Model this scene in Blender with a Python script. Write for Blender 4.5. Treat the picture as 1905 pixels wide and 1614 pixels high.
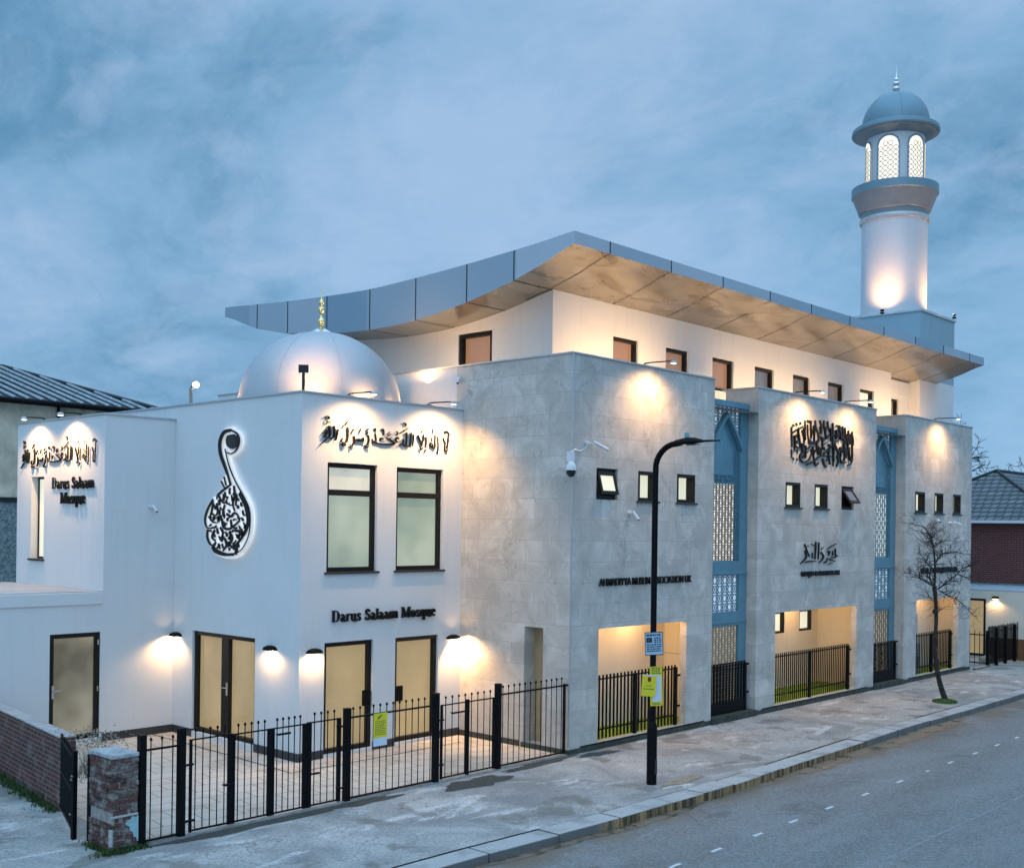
import bpy, bmesh, math, random
from mathutils import Vector, Matrix
random.seed(7)
R = math.radians
scene = bpy.context.scene
COL = scene.collection
for o in list(bpy.data.objects):
    bpy.data.objects.remove(o)

# ------------------------------------------------------------------ camera
FW = Vector((0.7336, 0.6796, 0.0)); FW.normalize()
RT = Vector((FW.y, -FW.x, 0.0)); UP = Vector((0, 0, 1))
ROLL = R(0.75)
cam_d = bpy.data.cameras.new("camera")
cam = bpy.data.objects.new("camera", cam_d)
COL.objects.link(cam)
cx = RT * math.cos(ROLL) + UP * math.sin(ROLL)
cy = -RT * math.sin(ROLL) + UP * math.cos(ROLL)
cz = -FW
M = Matrix((cx, cy, cz)).transposed().to_4x4()
M.translation = Vector((-16.60, -13.86, 4.31))
cam.matrix_world = M
cam_d.sensor_fit = 'HORIZONTAL'
cam_d.sensor_width = 36.0
cam_d.lens = 36.0 * 2126 / 1905
cam_d.shift_y = (979 - 807) / 1905
cam_d.clip_end = 2000
scene.camera = cam

# ------------------------------------------------------------------ exposure
scene.view_settings.view_transform = 'Standard'
scene.view_settings.look = 'None'
scene.view_settings.exposure = 0.12
scene.view_settings.gamma = 1.0
scene.cycles.max_bounces = 6
scene.cycles.diffuse_bounces = 3
scene.cycles.glossy_bounces = 3
scene.cycles.sample_clamp_indirect = 4.0
try:
    scene.cycles.use_denoising = True
except Exception:
    pass

# ------------------------------------------------------------------ world (dusk sky with thin cloud)
SUN_EL, SUN_AZ = R(6.0), R(240.0)          # low glow behind the camera
world = bpy.data.worlds.new("World")
scene.world = world
world.use_nodes = True
wt = world.node_tree
wt.nodes.clear()
def wn(t, **k):
    n = wt.nodes.new(t)
    for a, b in k.items():
        setattr(n, a, b)
    return n
def wl(a, b): wt.links.new(a, b)
def wmath(op, a, b=None, clamp=False):
    n = wn('ShaderNodeMath', operation=op, use_clamp=clamp)
    for i, v in enumerate((a, b)):
        if v is None: continue
        if isinstance(v, (int, float)): n.inputs[i].default_value = v
        else: wl(v, n.inputs[i])
    return n.outputs[0]
tc = wn('ShaderNodeTexCoord')
sep = wn('ShaderNodeSeparateXYZ'); wl(tc.outputs['Generated'], sep.inputs[0])
den = wmath('ADD', wmath('MAXIMUM', sep.outputs['Z'], 0.0), 0.40)
comb = wn('ShaderNodeCombineXYZ')
wl(wmath('DIVIDE', sep.outputs['X'], den), comb.inputs[0])
wl(wmath('DIVIDE', sep.outputs['Y'], den), comb.inputs[1])
mp = wn('ShaderNodeMapping'); wl(comb.outputs[0], mp.inputs[0])
mp.inputs['Rotation'].default_value = (0, 0, R(-38))
mp.inputs['Scale'].default_value = (1.0, 0.78, 1.0)
mp.inputs['Location'].default_value = (3.1, 1.7, 0.0)
wp = wn('ShaderNodeTexNoise'); wl(mp.outputs[0], wp.inputs['Vector']); wp.inputs['Scale'].default_value = 3.2; wp.inputs['Detail'].default_value = 5
wsub = wn('ShaderNodeVectorMath', operation='SUBTRACT'); wl(wp.outputs['Color'], wsub.inputs[0]); wsub.inputs[1].default_value = (0.5, 0.5, 0.5)
wsc = wn('ShaderNodeVectorMath', operation='SCALE'); wl(wsub.outputs[0], wsc.inputs[0]); wsc.inputs['Scale'].default_value = 0.20
wadd = wn('ShaderNodeVectorMath', operation='ADD'); wl(mp.outputs[0], wadd.inputs[0]); wl(wsc.outputs[0], wadd.inputs[1])
n1 = wn('ShaderNodeTexNoise'); wl(wadd.outputs[0], n1.inputs['Vector'])
n1.inputs['Scale'].default_value = 2.2; n1.inputs['Detail'].default_value = 12; n1.inputs['Roughness'].default_value = 0.62; n1.inputs['Distortion'].default_value = 0.15
r1 = wn('ShaderNodeValToRGB'); dl_ = wn('ShaderNodeVectorMath', operation='DOT_PRODUCT'); wl(tc.outputs['Generated'], dl_.inputs[0]); dl_.inputs[1].default_value = RT
bank = wn('ShaderNodeMapRange'); wl(dl_.outputs['Value'], bank.inputs['Value']); bank.inputs['From Min'].default_value = -0.42; bank.inputs['From Max'].default_value = 0.12; bank.inputs['To Min'].default_value = -0.05; bank.inputs['To Max'].default_value = 0.02
wl(wmath('ADD', n1.outputs['Fac'], bank.outputs[0]), r1.inputs[0])
r1.color_ramp.elements[0].position = 0.33; r1.color_ramp.elements[0].color = (0.118, 0.285, 0.475, 1)
r1.color_ramp.elements[1].position = 0.60; r1.color_ramp.elements[1].color = (0.345, 0.52, 0.76, 1)
e = r1.color_ramp.elements.new(0.45); e.color = (0.225, 0.42, 0.645, 1)
n2 = wn('ShaderNodeTexNoise'); wl(wadd.outputs[0], n2.inputs['Vector'])
n2.inputs['Scale'].default_value = 8.0; n2.inputs['Detail'].default_value = 12; n2.inputs['Roughness'].default_value = 0.62
r2 = wn('ShaderNodeValToRGB'); wl(n2.outputs['Fac'], r2.inputs[0])
r2.color_ramp.elements[0].position = 0.5; r2.color_ramp.elements[0].color = (0, 0, 0, 1)
r2.color_ramp.elements[1].position = 0.74; r2.color_ramp.elements[1].color = (1, 1, 1, 1)
mixc = wn('ShaderNodeMix', data_type='RGBA')
wl(wmath('MULTIPLY', r2.outputs[0], 0.5), mixc.inputs['Factor'])
wl(r1.outputs[0], mixc.inputs[6]); mixc.inputs[7].default_value = (0.43, 0.57, 0.78, 1)
# clear strip towards the horizon on the right
mixh = wn('ShaderNodeMix', data_type='RGBA')
hz = wn('ShaderNodeMapRange'); wl(sep.outputs['Z'], hz.inputs['Value'])
hz.inputs['From Min'].default_value = 0.30; hz.inputs['From Max'].default_value = 0.02
hz.inputs['To Min'].default_value = 0.0; hz.inputs['To Max'].default_value = 0.8
rgt = wn('ShaderNodeMapRange')
dx = wn('ShaderNodeVectorMath', operation='DOT_PRODUCT'); wl(tc.outputs['Generated'], dx.inputs[0]); dx.inputs[1].default_value = RT
wl(dx.outputs['Value'], rgt.inputs['Value'])
rgt.inputs['From Min'].default_value = -0.30; rgt.inputs['From Max'].default_value = 0.2
wl(wmath('MULTIPLY', hz.outputs[0], rgt.outputs[0]), mixh.inputs['Factor'])
wl(mixc.outputs[2], mixh.inputs[6]); mixh.inputs[7].default_value = (0.27, 0.50, 0.76, 1)
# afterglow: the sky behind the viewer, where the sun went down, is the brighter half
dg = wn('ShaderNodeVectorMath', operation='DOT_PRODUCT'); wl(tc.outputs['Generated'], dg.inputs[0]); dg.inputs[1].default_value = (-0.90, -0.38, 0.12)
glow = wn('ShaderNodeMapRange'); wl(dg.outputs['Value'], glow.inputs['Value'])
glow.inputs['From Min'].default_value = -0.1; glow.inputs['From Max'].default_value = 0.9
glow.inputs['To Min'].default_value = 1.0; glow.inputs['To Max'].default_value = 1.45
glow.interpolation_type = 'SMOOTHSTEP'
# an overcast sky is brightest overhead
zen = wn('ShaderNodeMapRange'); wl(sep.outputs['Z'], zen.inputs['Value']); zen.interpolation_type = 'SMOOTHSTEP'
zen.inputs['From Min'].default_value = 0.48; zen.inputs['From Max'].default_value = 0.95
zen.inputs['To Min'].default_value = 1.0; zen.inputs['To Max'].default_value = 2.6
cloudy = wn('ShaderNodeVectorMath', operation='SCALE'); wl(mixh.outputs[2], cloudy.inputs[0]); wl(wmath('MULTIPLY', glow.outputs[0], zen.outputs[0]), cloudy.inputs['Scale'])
sky = wn('ShaderNodeTexSky', sky_type='NISHITA', sun_disc=False)
sky.sun_elevation = SUN_EL; sky.sun_rotation = SUN_AZ
sky.air_density = 1.0; sky.dust_density = 0.6; sky.ozone_density = 3.0
bg1 = wn('ShaderNodeBackground'); wl(sky.outputs[0], bg1.inputs[0]); bg1.inputs[1].default_value = 0.05
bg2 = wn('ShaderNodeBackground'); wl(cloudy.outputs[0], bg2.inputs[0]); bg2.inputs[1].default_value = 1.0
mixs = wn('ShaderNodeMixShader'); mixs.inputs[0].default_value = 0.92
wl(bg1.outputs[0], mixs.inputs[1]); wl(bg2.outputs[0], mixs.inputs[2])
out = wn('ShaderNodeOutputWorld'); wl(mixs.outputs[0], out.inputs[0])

# soft last light from behind the viewer
sun_d = bpy.data.lights.new("sun", 'SUN'); sun_d.energy = 0.2; sun_d.angle = R(40); sun_d.color = (0.80, 0.90, 1.0)
sun = bpy.data.objects.new("sun", sun_d); COL.objects.link(sun)
sdir = Vector((math.sin(SUN_AZ) * math.cos(R(28)), math.cos(SUN_AZ) * math.cos(R(28)), math.sin(R(28))))
sun.rotation_euler = sdir.to_track_quat('Z', 'Y').to_euler()
sun.location = (-30, -30, 30)

# ------------------------------------------------------------------ helpers: meshes
class MB:
    def __init__(s): s.v = []; s.f = []
    def add(s, pts, faces):
        b = len(s.v); s.v += [tuple(p) for p in pts]; s.f += [tuple(b + i for i in f) for f in faces]
    def poly(s, pts): s.add(pts, [tuple(range(len(pts)))])
    def box(s, x0, x1, y0, y1, z0, z1):
        s.add([(x0, y0, z0), (x1, y0, z0), (x1, y1, z0), (x0, y1, z0), (x0, y0, z1), (x1, y0, z1), (x1, y1, z1), (x0, y1, z1)],
              [(0, 3, 2, 1), (4, 5, 6, 7), (0, 1, 5, 4), (1, 2, 6, 5), (2, 3, 7, 6), (3, 0, 4, 7)])
    def prism(s, pts, vec):
        n = len(pts); a = [Vector(p) for p in pts]; b = [p + Vector(vec) for p in a]
        s.add(a + b, [tuple(reversed(range(n))), tuple(range(n, 2 * n))] + [(i, (i + 1) % n, n + (i + 1) % n, n + i) for i in range(n)])
    def tube(s, path, rad, n=8):
        path = [Vector(p) for p in path]
        if isinstance(rad, (int, float)): rad = [rad] * len(path)
        rings = []; prev = None
        for i, p in enumerate(path):
            d = (path[min(i + 1, len(path) - 1)] - path[max(i - 1, 0)]).normalized()
            if prev is None:
                u = d.cross(Vector((0, 0, 1)) if abs(d.z) < 0.9 else Vector((1, 0, 0))).normalized()
            else:
                u = (prev - d * prev.dot(d)).normalized()
            prev = u; w = d.cross(u)
            rings.append([p + (u * math.cos(6.28318 * k / n) + w * math.sin(6.28318 * k / n)) * rad[i] for k in range(n)])
        pts = [q for r in rings for q in r]; fs = []
        for i in range(len(rings) - 1):
            for k in range(n):
                fs.append((i * n + k, i * n + (k + 1) % n, (i + 1) * n + (k + 1) % n, (i + 1) * n + k))
        fs.append(tuple(reversed(range(n)))); fs.append(tuple((len(rings) - 1) * n + k for k in range(n)))
        s.add(pts, fs)
    def lathe(s, cx, cy, prof, n=48, a0=0.0, a1=360.0):
        full = abs(a1 - a0) >= 359.9; m = n if full else n + 1; pts = []; fs = []
        for r, z in prof:
            for k in range(m):
                a = R(a0 + (a1 - a0) * k / n); pts.append((cx + r * math.cos(a), cy + r * math.sin(a), z))
        for i in range(len(prof) - 1):
            for k in range(n):
                k2 = (k + 1) % m
                fs.append((i * m + k, i * m + k2, (i + 1) * m + k2, (i + 1) * m + k))
        s.add(pts, fs)
    def ball(s, c, r, n=10, sz=1.0):
        prof = [(max(r * math.sin(math.pi * i / 6), 1e-4), c[2] - sz * r * math.cos(math.pi * i / 6)) for i in range(7)]
        s.lathe(c[0], c[1], prof, n)
    # boxes on a wall: axis 'Y' = wall facing -Y at y=c, u is x ; axis 'X' = wall facing -X at x=c, u is y ; d is depth into the wall
    def wbox(s, ax, c, u0, u1, d0, d1, z0, z1):
        if ax == 'Y': s.box(u0, u1, c + d0, c + d1, z0, z1)
        else: s.box(c + d0, c + d1, u0, u1, z0, z1)
    def wpt(s, ax, c, u, d, z): return (u, c + d, z) if ax == 'Y' else (c + d, u, z)
    def wring(s, ax, c, u0, u1, z0, z1, w, d0, d1):
        s.wbox(ax, c, u0, u1, d0, d1, z1 - w, z1); s.wbox(ax, c, u0, u1, d0, d1, z0, z0 + w)
        s.wbox(ax, c, u0, u0 + w, d0, d1, z0 + w, z1 - w); s.wbox(ax, c, u1 - w, u1, d0, d1, z0 + w, z1 - w)
    def wwall(s, ax, c, u0, u1, z0, z1, holes=(), rev=0.2):
        us = sorted({u0, u1, *[h[0] for h in holes], *[h[1] for h in holes]})
        zs = sorted({z0, z1, *[h[2] for h in holes], *[h[3] for h in holes]})
        P = lambda u, d, z: s.wpt(ax, c, u, d, z)
        for i in range(len(us) - 1):
            for j in range(len(zs) - 1):
                um = (us[i] + us[i + 1]) / 2; zm = (zs[j] + zs[j + 1]) / 2
                if any(h[0] < um < h[1] and h[2] < zm < h[3] for h in holes): continue
                s.poly([P(us[i], 0, zs[j]), P(us[i + 1], 0, zs[j]), P(us[i + 1], 0, zs[j + 1]), P(us[i], 0, zs[j + 1])])
        for h in holes:
            a, b, e, f = h[:4]; r = h[4] if len(h) > 4 else rev
            s.poly([P(a, 0, e), P(a, r, e), P(a, r, f), P(a, 0, f)]); s.poly([P(b, 0, e), P(b, r, e), P(b, r, f), P(b, 0, f)])
            s.poly([P(a, 0, e), P(b, 0, e), P(b, r, e), P(a, r, e)]); s.poly([P(a, 0, f), P(b, 0, f), P(b, r, f), P(a, r, f)])
    def build(s, name, mat, parent=None, smooth=None, bevel=0.0, origin=None, recalc=True):
        off = Vector((0, 0, 0)); p = parent
        while p is not None: off += p.location; p = p.parent
        if parent is None:
            if origin is None:
                xs = [q[0] for q in s.v]; ys = [q[1] for q in s.v]; zs = [q[2] for q in s.v]
                origin = ((min(xs) + max(xs)) / 2, (min(ys) + max(ys)) / 2, min(zs))
            off = Vector(origin)
        me = bpy.data.meshes.new(name)
        me.from_pydata([Vector(q) - off for q in s.v], [], s.f)
        bm = bmesh.new(); bm.from_mesh(me)
        if smooth is not None: bmesh.ops.remove_doubles(bm, verts=bm.verts, dist=1e-5)
        if recalc: bmesh.ops.recalc_face_normals(bm, faces=bm.faces)
        bm.to_mesh(me); bm.free()
        if isinstance(mat, (list, tuple)):
            for m_ in mat: me.materials.append(m_)
        else: me.materials.append(mat)
        if smooth is not None:
            for pl in me.polygons: pl.use_smooth = True
            me.set_sharp_from_angle(angle=R(smooth))
        o = bpy.data.objects.new(name, me); COL.objects.link(o)
        if parent is not None: o.parent = parent
        else: o.location = off
        if bevel > 0:
            b = o.modifiers.new("bevel", 'BEVEL'); b.width = bevel; b.segments = 2; b.limit_method = 'ANGLE'; b.angle_limit = R(40)
        return o
def tag(o, label, cat, group=None):
    o['label'] = label; o['category'] = cat
    if group: o['group'] = group
    return o
def thing(name, label, cat, loc, group=None):
    o = bpy.data.objects.new(name, None); o.empty_display_size = 0.2; COL.objects.link(o); o.location = loc
    return tag(o, label, cat, group)
def struct(o, kind='structure'): o['kind'] = kind; return o
def copy_tree(o, loc, label=None, parent=None):
    c = o.copy(); COL.objects.link(c); c.parent = parent
    if loc is not None: c.location = loc
    if label: c['label'] = label
    for ch in list(o.children): copy_tree(ch, None, None, c)
    return c
def lamp(name, kind, loc, direction, energy, color, parent=None, size=0.05, angle=90, blend=0.6):
    d = bpy.data.lights.new(name, kind); d.energy = energy; d.color = color
    if kind == 'SPOT': d.spot_size = R(angle); d.spot_blend = blend; d.shadow_soft_size = size
    elif kind == 'AREA': d.shape = 'RECTANGLE'; d.size = size[0]; d.size_y = size[1]
    else: d.shadow_soft_size = size
    o = bpy.data.objects.new(name, d); COL.objects.link(o)
    off = Vector((0, 0, 0)); p = parent
    while p is not None: off += p.location; p = p.parent
    o.location = Vector(loc) - off
    o.rotation_euler = Vector(direction).to_track_quat('-Z', 'Y').to_euler()
    if parent is not None: o.parent = parent
    return o

# ------------------------------------------------------------------ helpers: materials
class NT:
    def __init__(s, name):
        s.m = bpy.data.materials.new(name); s.m.use_nodes = True; s.t = s.m.node_tree
        s.b = s.t.nodes['Principled BSDF']; s.tc = s.t.nodes.new('ShaderNodeTexCoord')
    def n(s, t, **k):
        n = s.t.nodes.new(t)
        for a, b in k.items(): setattr(n, a, b)
        return n
    def l(s, a, b): s.t.links.new(a, b)
    def inp(s, sock, v):
        if isinstance(v, bpy.types.NodeSocket): s.l(v, sock)
        elif isinstance(v, (tuple, list)) and len(v) == 3 and sock.type == 'RGBA': sock.default_value = (*v, 1)
        else: sock.default_value = v
    def noise(s, vec, scale, detail=5, rough=0.55, dist=0.0):
        n = s.n('ShaderNodeTexNoise'); s.l(vec, n.inputs['Vector'])
        n.inputs['Scale'].default_value = scale; n.inputs['Detail'].default_value = detail
        n.inputs['Roughness'].default_value = rough; n.inputs['Distortion'].default_value = dist
        return n.outputs['Fac']
    def rng(s, v, a, b, c=0.0, d=1.0):
        n = s.n('ShaderNodeMapRange'); s.inp(n.inputs['Value'], v)
        for k, q in zip(('From Min', 'From Max', 'To Min', 'To Max'), (a, b, c, d)): n.inputs[k].default_value = q
        return n.outputs[0]
    def mix(s, f, a, b, blend='MIX'):
        n = s.n('ShaderNodeMix', data_type='RGBA', blend_type=blend)
        s.inp(n.inputs['Factor'], f); s.inp(n.inputs[6], a); s.inp(n.inputs[7], b); return n.outputs[2]
    def math(s, op, a, b=0.0, clamp=False):
        n = s.n('ShaderNodeMath', operation=op, use_clamp=clamp); s.inp(n.inputs[0], a); s.inp(n.inputs[1], b); return n.outputs[0]
    def mapping(s, vec, scale=(1, 1, 1), loc=(0, 0, 0), rot=(0, 0, 0)):
        n = s.n('ShaderNodeMapping'); s.l(vec, n.inputs[0]); n.inputs['Scale'].default_value = scale
        n.inputs['Location'].default_value = loc; n.inputs['Rotation'].default_value = rot; return n.outputs[0]
    def bump(s, h, strength=0.2, dist=0.02):
        n = s.n('ShaderNodeBump'); s.l(h, n.inputs['Height']); n.inputs['Strength'].default_value = strength
        n.inputs['Distance'].default_value = dist; s.l(n.outputs[0], s.b.inputs['Normal'])
    def set(s, **k):
        names = dict(color='Base Color', rough='Roughness', metal='Metallic', emit='Emission Color', es='Emission Strength', spec='Specular IOR Level', coat='Coat Weight', alpha='Alpha', trans='Transmission Weight')
        for a, v in k.items(): s.inp(s.b.inputs[names[a]], v)
        return s.m
    @property
    def obj(s): return s.tc.outputs['Object']
    def wallvec(s):       # (x+y, z, 0): runs along walls of either direction
        sp = s.n('ShaderNodeSeparateXYZ'); s.l(s.obj, sp.inputs[0]); c = s.n('ShaderNodeCombineXYZ')
        s.l(s.math('ADD', sp.outputs[0], sp.outputs[1]), c.inputs[0]); s.l(sp.outputs[2], c.inputs[1]); return c.outputs[0]
def simple(name, col, rough=0.5, metal=0.0, var=0.12, scale=6.0, bump=0.0, bscale=60.0, **k):
    m = NT(name); f = m.noise(m.obj, scale, 6, 0.6)
    lo = tuple(c * (1 - var) for c in col); hi = tuple(min(1, c * (1 + var)) for c in col)
    m.set(color=m.mix(m.rng(f, 0.3, 0.7), lo, hi), rough=m.rng(f, 0.2, 0.8, max(0.02, rough - 0.07), min(1, rough + 0.07)), metal=metal, **k)
    if bump: m.bump(m.noise(m.obj, bscale, 4), bump, 0.01)
    return m.m
def m_render(name, col):
    m = NT(name); a = m.noise(m.obj, 0.7, 5, 0.6); wv = m.wallvec()
    st = m.noise(m.mapping(wv, (5.0, 0.35, 1)), 1.0, 5, 0.6)
    fine = m.noise(m.obj, 90, 3)
    c = m.mix(m.rng(a, 0.3, 0.7), tuple(v * 0.94 for v in col), col)
    c = m.mix(m.rng(st, 0.54, 0.78, 0, 0.22), c, (0.48, 0.48, 0.45))
    c = m.mix(m.rng(m.noise(wv, 2.2, 9, 0.7, 0.6), 0.58, 0.72, 0, 0.14), c, (0.44, 0.45, 0.43))
    m.set(color=c, rough=0.85, spec=0.2)
    m.bump(m.math('ADD', fine, m.math('MULTIPLY', m.noise(m.obj, 3.0, 3), 1.5)), 0.10, 0.01); return m.m
def m_stone(name, tint=1.0):
    m = NT(name); wv = m.wallvec()
    b = m.n('ShaderNodeTexBrick'); m.l(wv, b.inputs['Vector'])
    b.offset = 0.37; b.offset_frequency = 2; b.squash = 0.62; b.squash_frequency = 3
    b.inputs['Scale'].default_value = 1.0; b.inputs['Brick Width'].default_value = 0.92; b.inputs['Row Height'].default_value = 0.405
    b.inputs['Mortar Size'].default_value = 0.0035; b.inputs['Bias'].default_value = 0.0
    b.inputs['Color1'].default_value = (0.55 * tint, 0.515 * tint, 0.465 * tint, 1); b.inputs['Color2'].default_value = (0.70 * tint, 0.66 * tint, 0.60 * tint, 1)
    b.inputs['Mortar'].default_value = (0.30, 0.29, 0.27, 1)
    cl = m.noise(wv, 1.6, 7, 0.65, 0.8); vn = m.noise(wv, 1.3, 9, 0.6, 1.6)
    vein = m.rng(m.math('ABSOLUTE', m.math('SUBTRACT', vn, 0.5)), 0.0, 0.016, 1.0, 0.0)
    patch = m.rng(m.noise(wv, 0.9, 4), 0.45, 0.6)
    c = m.mix(m.rng(cl, 0.36, 0.62, 0, 0.75), b.outputs['Color'], (0.40 * tint, 0.375 * tint, 0.335 * tint))
    c = m.mix(m.math('MULTIPLY', m.math('MULTIPLY', vein, patch), 0.6), c, (0.20, 0.185, 0.165))
    c = m.mix(m.rng(m.noise(wv, 14, 5, 0.7), 0.4, 0.8, 0, 0.22), c, (0.62, 0.60, 0.57))
    m.set(color=c, rough=m.rng(cl, 0.3, 0.7, 0.45, 0.65), spec=0.35)
    m.bump(m.math('SUBTRACT', m.math('MULTIPLY', cl, 0.5), b.outputs['Fac']), 0.18, 0.01); return m.m
def m_brick(name, c1, c2, mort, paint=0.0, w=0.225, h=0.075, bump=0.6):
    m = NT(name); wv = m.wallvec(); b = m.n('ShaderNodeTexBrick')
    jit = m.n('ShaderNodeVectorMath', operation='ADD'); m.l(wv, jit.inputs[0])
    nj = m.n('ShaderNodeTexNoise'); m.l(wv, nj.inputs['Vector']); nj.inputs['Scale'].default_value = 9
    sc = m.n('ShaderNodeVectorMath', operation='SCALE'); m.l(nj.outputs['Color'], sc.inputs[0]); sc.inputs['Scale'].default_value = 0.018 if paint else 0.004
    m.l(sc.outputs[0], jit.inputs[1]); m.l(jit.outputs[0], b.inputs['Vector'])
    b.inputs['Scale'].default_value = 1.0; b.inputs['Brick Width'].default_value = w; b.inputs['Row Height'].default_value = h
    b.inputs['Mortar Size'].default_value = 0.010; b.inputs['Mortar Smooth'].default_value = 0.3
    b.inputs['Color1'].default_value = (*c1, 1); b.inputs['Color2'].default_value = (*c2, 1); b.inputs['Mortar'].default_value = (*mort, 1)
    g = m.noise(wv, 2.5, 7, 0.7); g2 = m.noise(wv, 22, 6, 0.7)
    c = m.mix(m.rng(g2, 0.45, 0.75, 0, 0.45), b.outputs['Color'], tuple(v * 0.35 for v in c1))
    if paint: c = m.mix(m.rng(g, 0.52, 0.66, 0, paint), c, (0.36, 0.33, 0.31))
    c = m.mix(m.rng(m.noise(wv, 5.0, 6, 0.7), 0.6, 0.72, 0, 0.5), c, (0.07, 0.06, 0.055))
    m.set(color=c, rough=0.9, spec=0.2)
    m.bump(m.math('SUBTRACT', m.math('MULTIPLY', g2, 0.8), b.outputs['Fac']), bump, 0.015); return m.m
def m_pane(name, col, strength, top=None, grid=False, vary=0.35, rough=0.12, scale=1.2):
    """a glowing pane: frosted or blind-backed glass, or painted reflections; brightness varies by noise"""
    m = NT(name); f = m.noise(m.mapping(m.obj, (1, 1, 0.7)), scale, 3, 0.5)
    c = m.mix(m.rng(f, 0.3, 0.7), tuple(v * (1 - vary) for v in col), col)
    if top: c = m.mix(m.rng(m.noise(m.mapping(m.obj, (0.8, 0.8, 0.8), (3, 1, 5)), 0.8, 2), 0.42, 0.62), c, top)
    if grid:
        b = m.n('ShaderNodeTexBrick'); m.l(m.wallvec(), b.inputs['Vector']); b.inputs['Scale'].default_value = 1.0
        b.inputs['Brick Width'].default_value = 0.24; b.inputs['Row Height'].default_value = 0.12; b.inputs['Mortar Size'].default_value = 0.004
        c = m.mix(m.math('MULTIPLY', b.outputs['Fac'], 0.13), c, tuple(v * 0.4 for v in col))
    m.set(color=tuple(v * 0.4 for v in col), rough=rough, emit=c, es=strength, spec=0.5); return m.m

MT = {}
MT['white'] = m_render("white_render", (0.72, 0.73, 0.725))
MT['cream'] = m_render("cream_render", (0.78, 0.72, 0.60))
MT['stone'] = m_stone("stone_cladding")
MT['coping'] = simple("coping_metal", (0.55, 0.57, 0.58), 0.4, 0.6, 0.08)
MT['plinth'] = simple("plinth_tar", (0.035, 0.038, 0.04), 0.6, 0, 0.3, 4, 0.2)
MT['mossy'] = simple("mossy_plinth", (0.045, 0.055, 0.042), 0.85, 0, 0.5, 5, 0.3)
MT['black'] = simple("black_powder_coat", (0.006, 0.006, 0.007), 0.5, 0.0, 0.2, 20, spec=0.10)
MT['frame'] = simple("dark_window_frame", (0.009, 0.0095, 0.01), 0.45, 0.0, 0.15, 10, spec=0.25)
MT['sill'] = simple("dark_sill", (0.05, 0.046, 0.043), 0.4, 0.3)
MT['letter'] = simple("black_letter", (0.006, 0.006, 0.007), 0.35, 0.0, 0.1, spec=0.3)
MT['steel'] = simple("brushed_steel", (0.62, 0.62, 0.60), 0.3, 1.0, 0.08)
MT['gold'] = simple("gilded_metal", (0.95, 0.74, 0.36), 0.22, 1.0, 0.08)
MT['chrome'] = simple("bright_metal", (0.80, 0.80, 0.78), 0.12, 1.0, 0.05)
def m_fascia():
    m = NT("fascia_panel"); sp = m.n('ShaderNodeSeparateXYZ'); m.l(m.obj, sp.inputs[0])
    cell = m.math('ADD', m.math('FLOOR', m.math('DIVIDE', m.math('SUBTRACT', sp.outputs[1], -0.05), 1.52)), m.math('MULTIPLY', m.math('FLOOR', m.math('DIVIDE', m.math('SUBTRACT', sp.outputs[0], 1.05), 2.03)), 7.3))
    w = m.n('ShaderNodeTexWhiteNoise', noise_dimensions='1D'); m.l(cell, w.inputs['W'])
    c = m.mix(w.outputs['Value'], (0.30, 0.40, 0.47), (0.56, 0.58, 0.62)); f = m.noise(m.obj, 1.3, 4)
    m.set(color=c, rough=m.rng(f, 0.3, 0.7, 0.28, 0.42), metal=0.75); return m.m
MT['fascia'] = m_fascia()
def m_soffit():
    m = NT("soffit_panel")
    a = m.noise(m.mapping(m.obj, (0.55, 1.1, 1)), 1.0, 6, 0.6, 1.6); b_ = m.noise(m.mapping(m.obj, (0.35, 1.3, 1), (7, 2, 0)), 1.2, 4, 0.5, 2.2)
    c = m.mix(m.rng(a, 0.35, 0.65), (0.27, 0.245, 0.20), (0.35, 0.32, 0.265))
    c = m.mix(m.rng(b_, 0.56, 0.66, 0, 0.42), c, (0.085, 0.07, 0.052))  # dark patches: reflections painted into the soffit colour
    m.set(color=c, rough=0.24, metal=0.6); return m.m
MT['soffit'] = m_soffit()
MT['seam'] = simple("joint_black", (0.02, 0.02, 0.022), 0.6)
MT['dome'] = simple("satin_dome", (0.50, 0.51, 0.52), 0.5, 0.2, 0.04, 2)
MT['capdome'] = simple("blue_grey_dome", (0.20, 0.31, 0.36), 0.45, 0.35, 0.05, 2)
MT['shaft'] = simple("minaret_shaft", (0.62, 0.63, 0.645), 0.45, 0.2, 0.03, 1.5)
MT['band'] = simple("minaret_band", (0.20, 0.30, 0.35), 0.45, 0.35, 0.05, 2)
MT['under'] = simple("minaret_flare", (0.27, 0.29, 0.30), 0.5, 0.3, 0.08, 2)
MT['towermetal'] = simple("tower_cladding", (0.30, 0.42, 0.47), 0.55, 0.2, 0.05, 1)
MT['blue'] = simple("blue_screen_paint", (0.12, 0.265, 0.335), 0.42, 0.1, 0.10, 3)
MT['bluepanel'] = simple("blue_glass_panel", (0.115, 0.26, 0.33), 0.25, 0.2, 0.15, 2)
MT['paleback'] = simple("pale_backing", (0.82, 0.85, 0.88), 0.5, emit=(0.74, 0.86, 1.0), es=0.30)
MT['turf'] = simple("artificial_turf", (0.21, 0.34, 0.03), 0.9, 0, 0.35, 30, 0.6, 300)
MT['bark'] = simple("tree_bark", (0.026, 0.022, 0.019), 0.9, 0, 0.5, 8, 0.6, 40)
MT['twig'] = simple("dark_twig", (0.035, 0.03, 0.026), 0.9, 0, 0.3)
MT['moss'] = simple("moss_green", (0.06, 0.115, 0.02), 0.95, 0, 0.5, 25, 0.6, 200)
MT['weed'] = simple("weed_green", (0.045, 0.085, 0.02), 0.9, 0, 0.5, 6)
MT['straw'] = simple("dry_stalks", (0.30, 0.26, 0.20), 0.9, 0, 0.3, 9)
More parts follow.
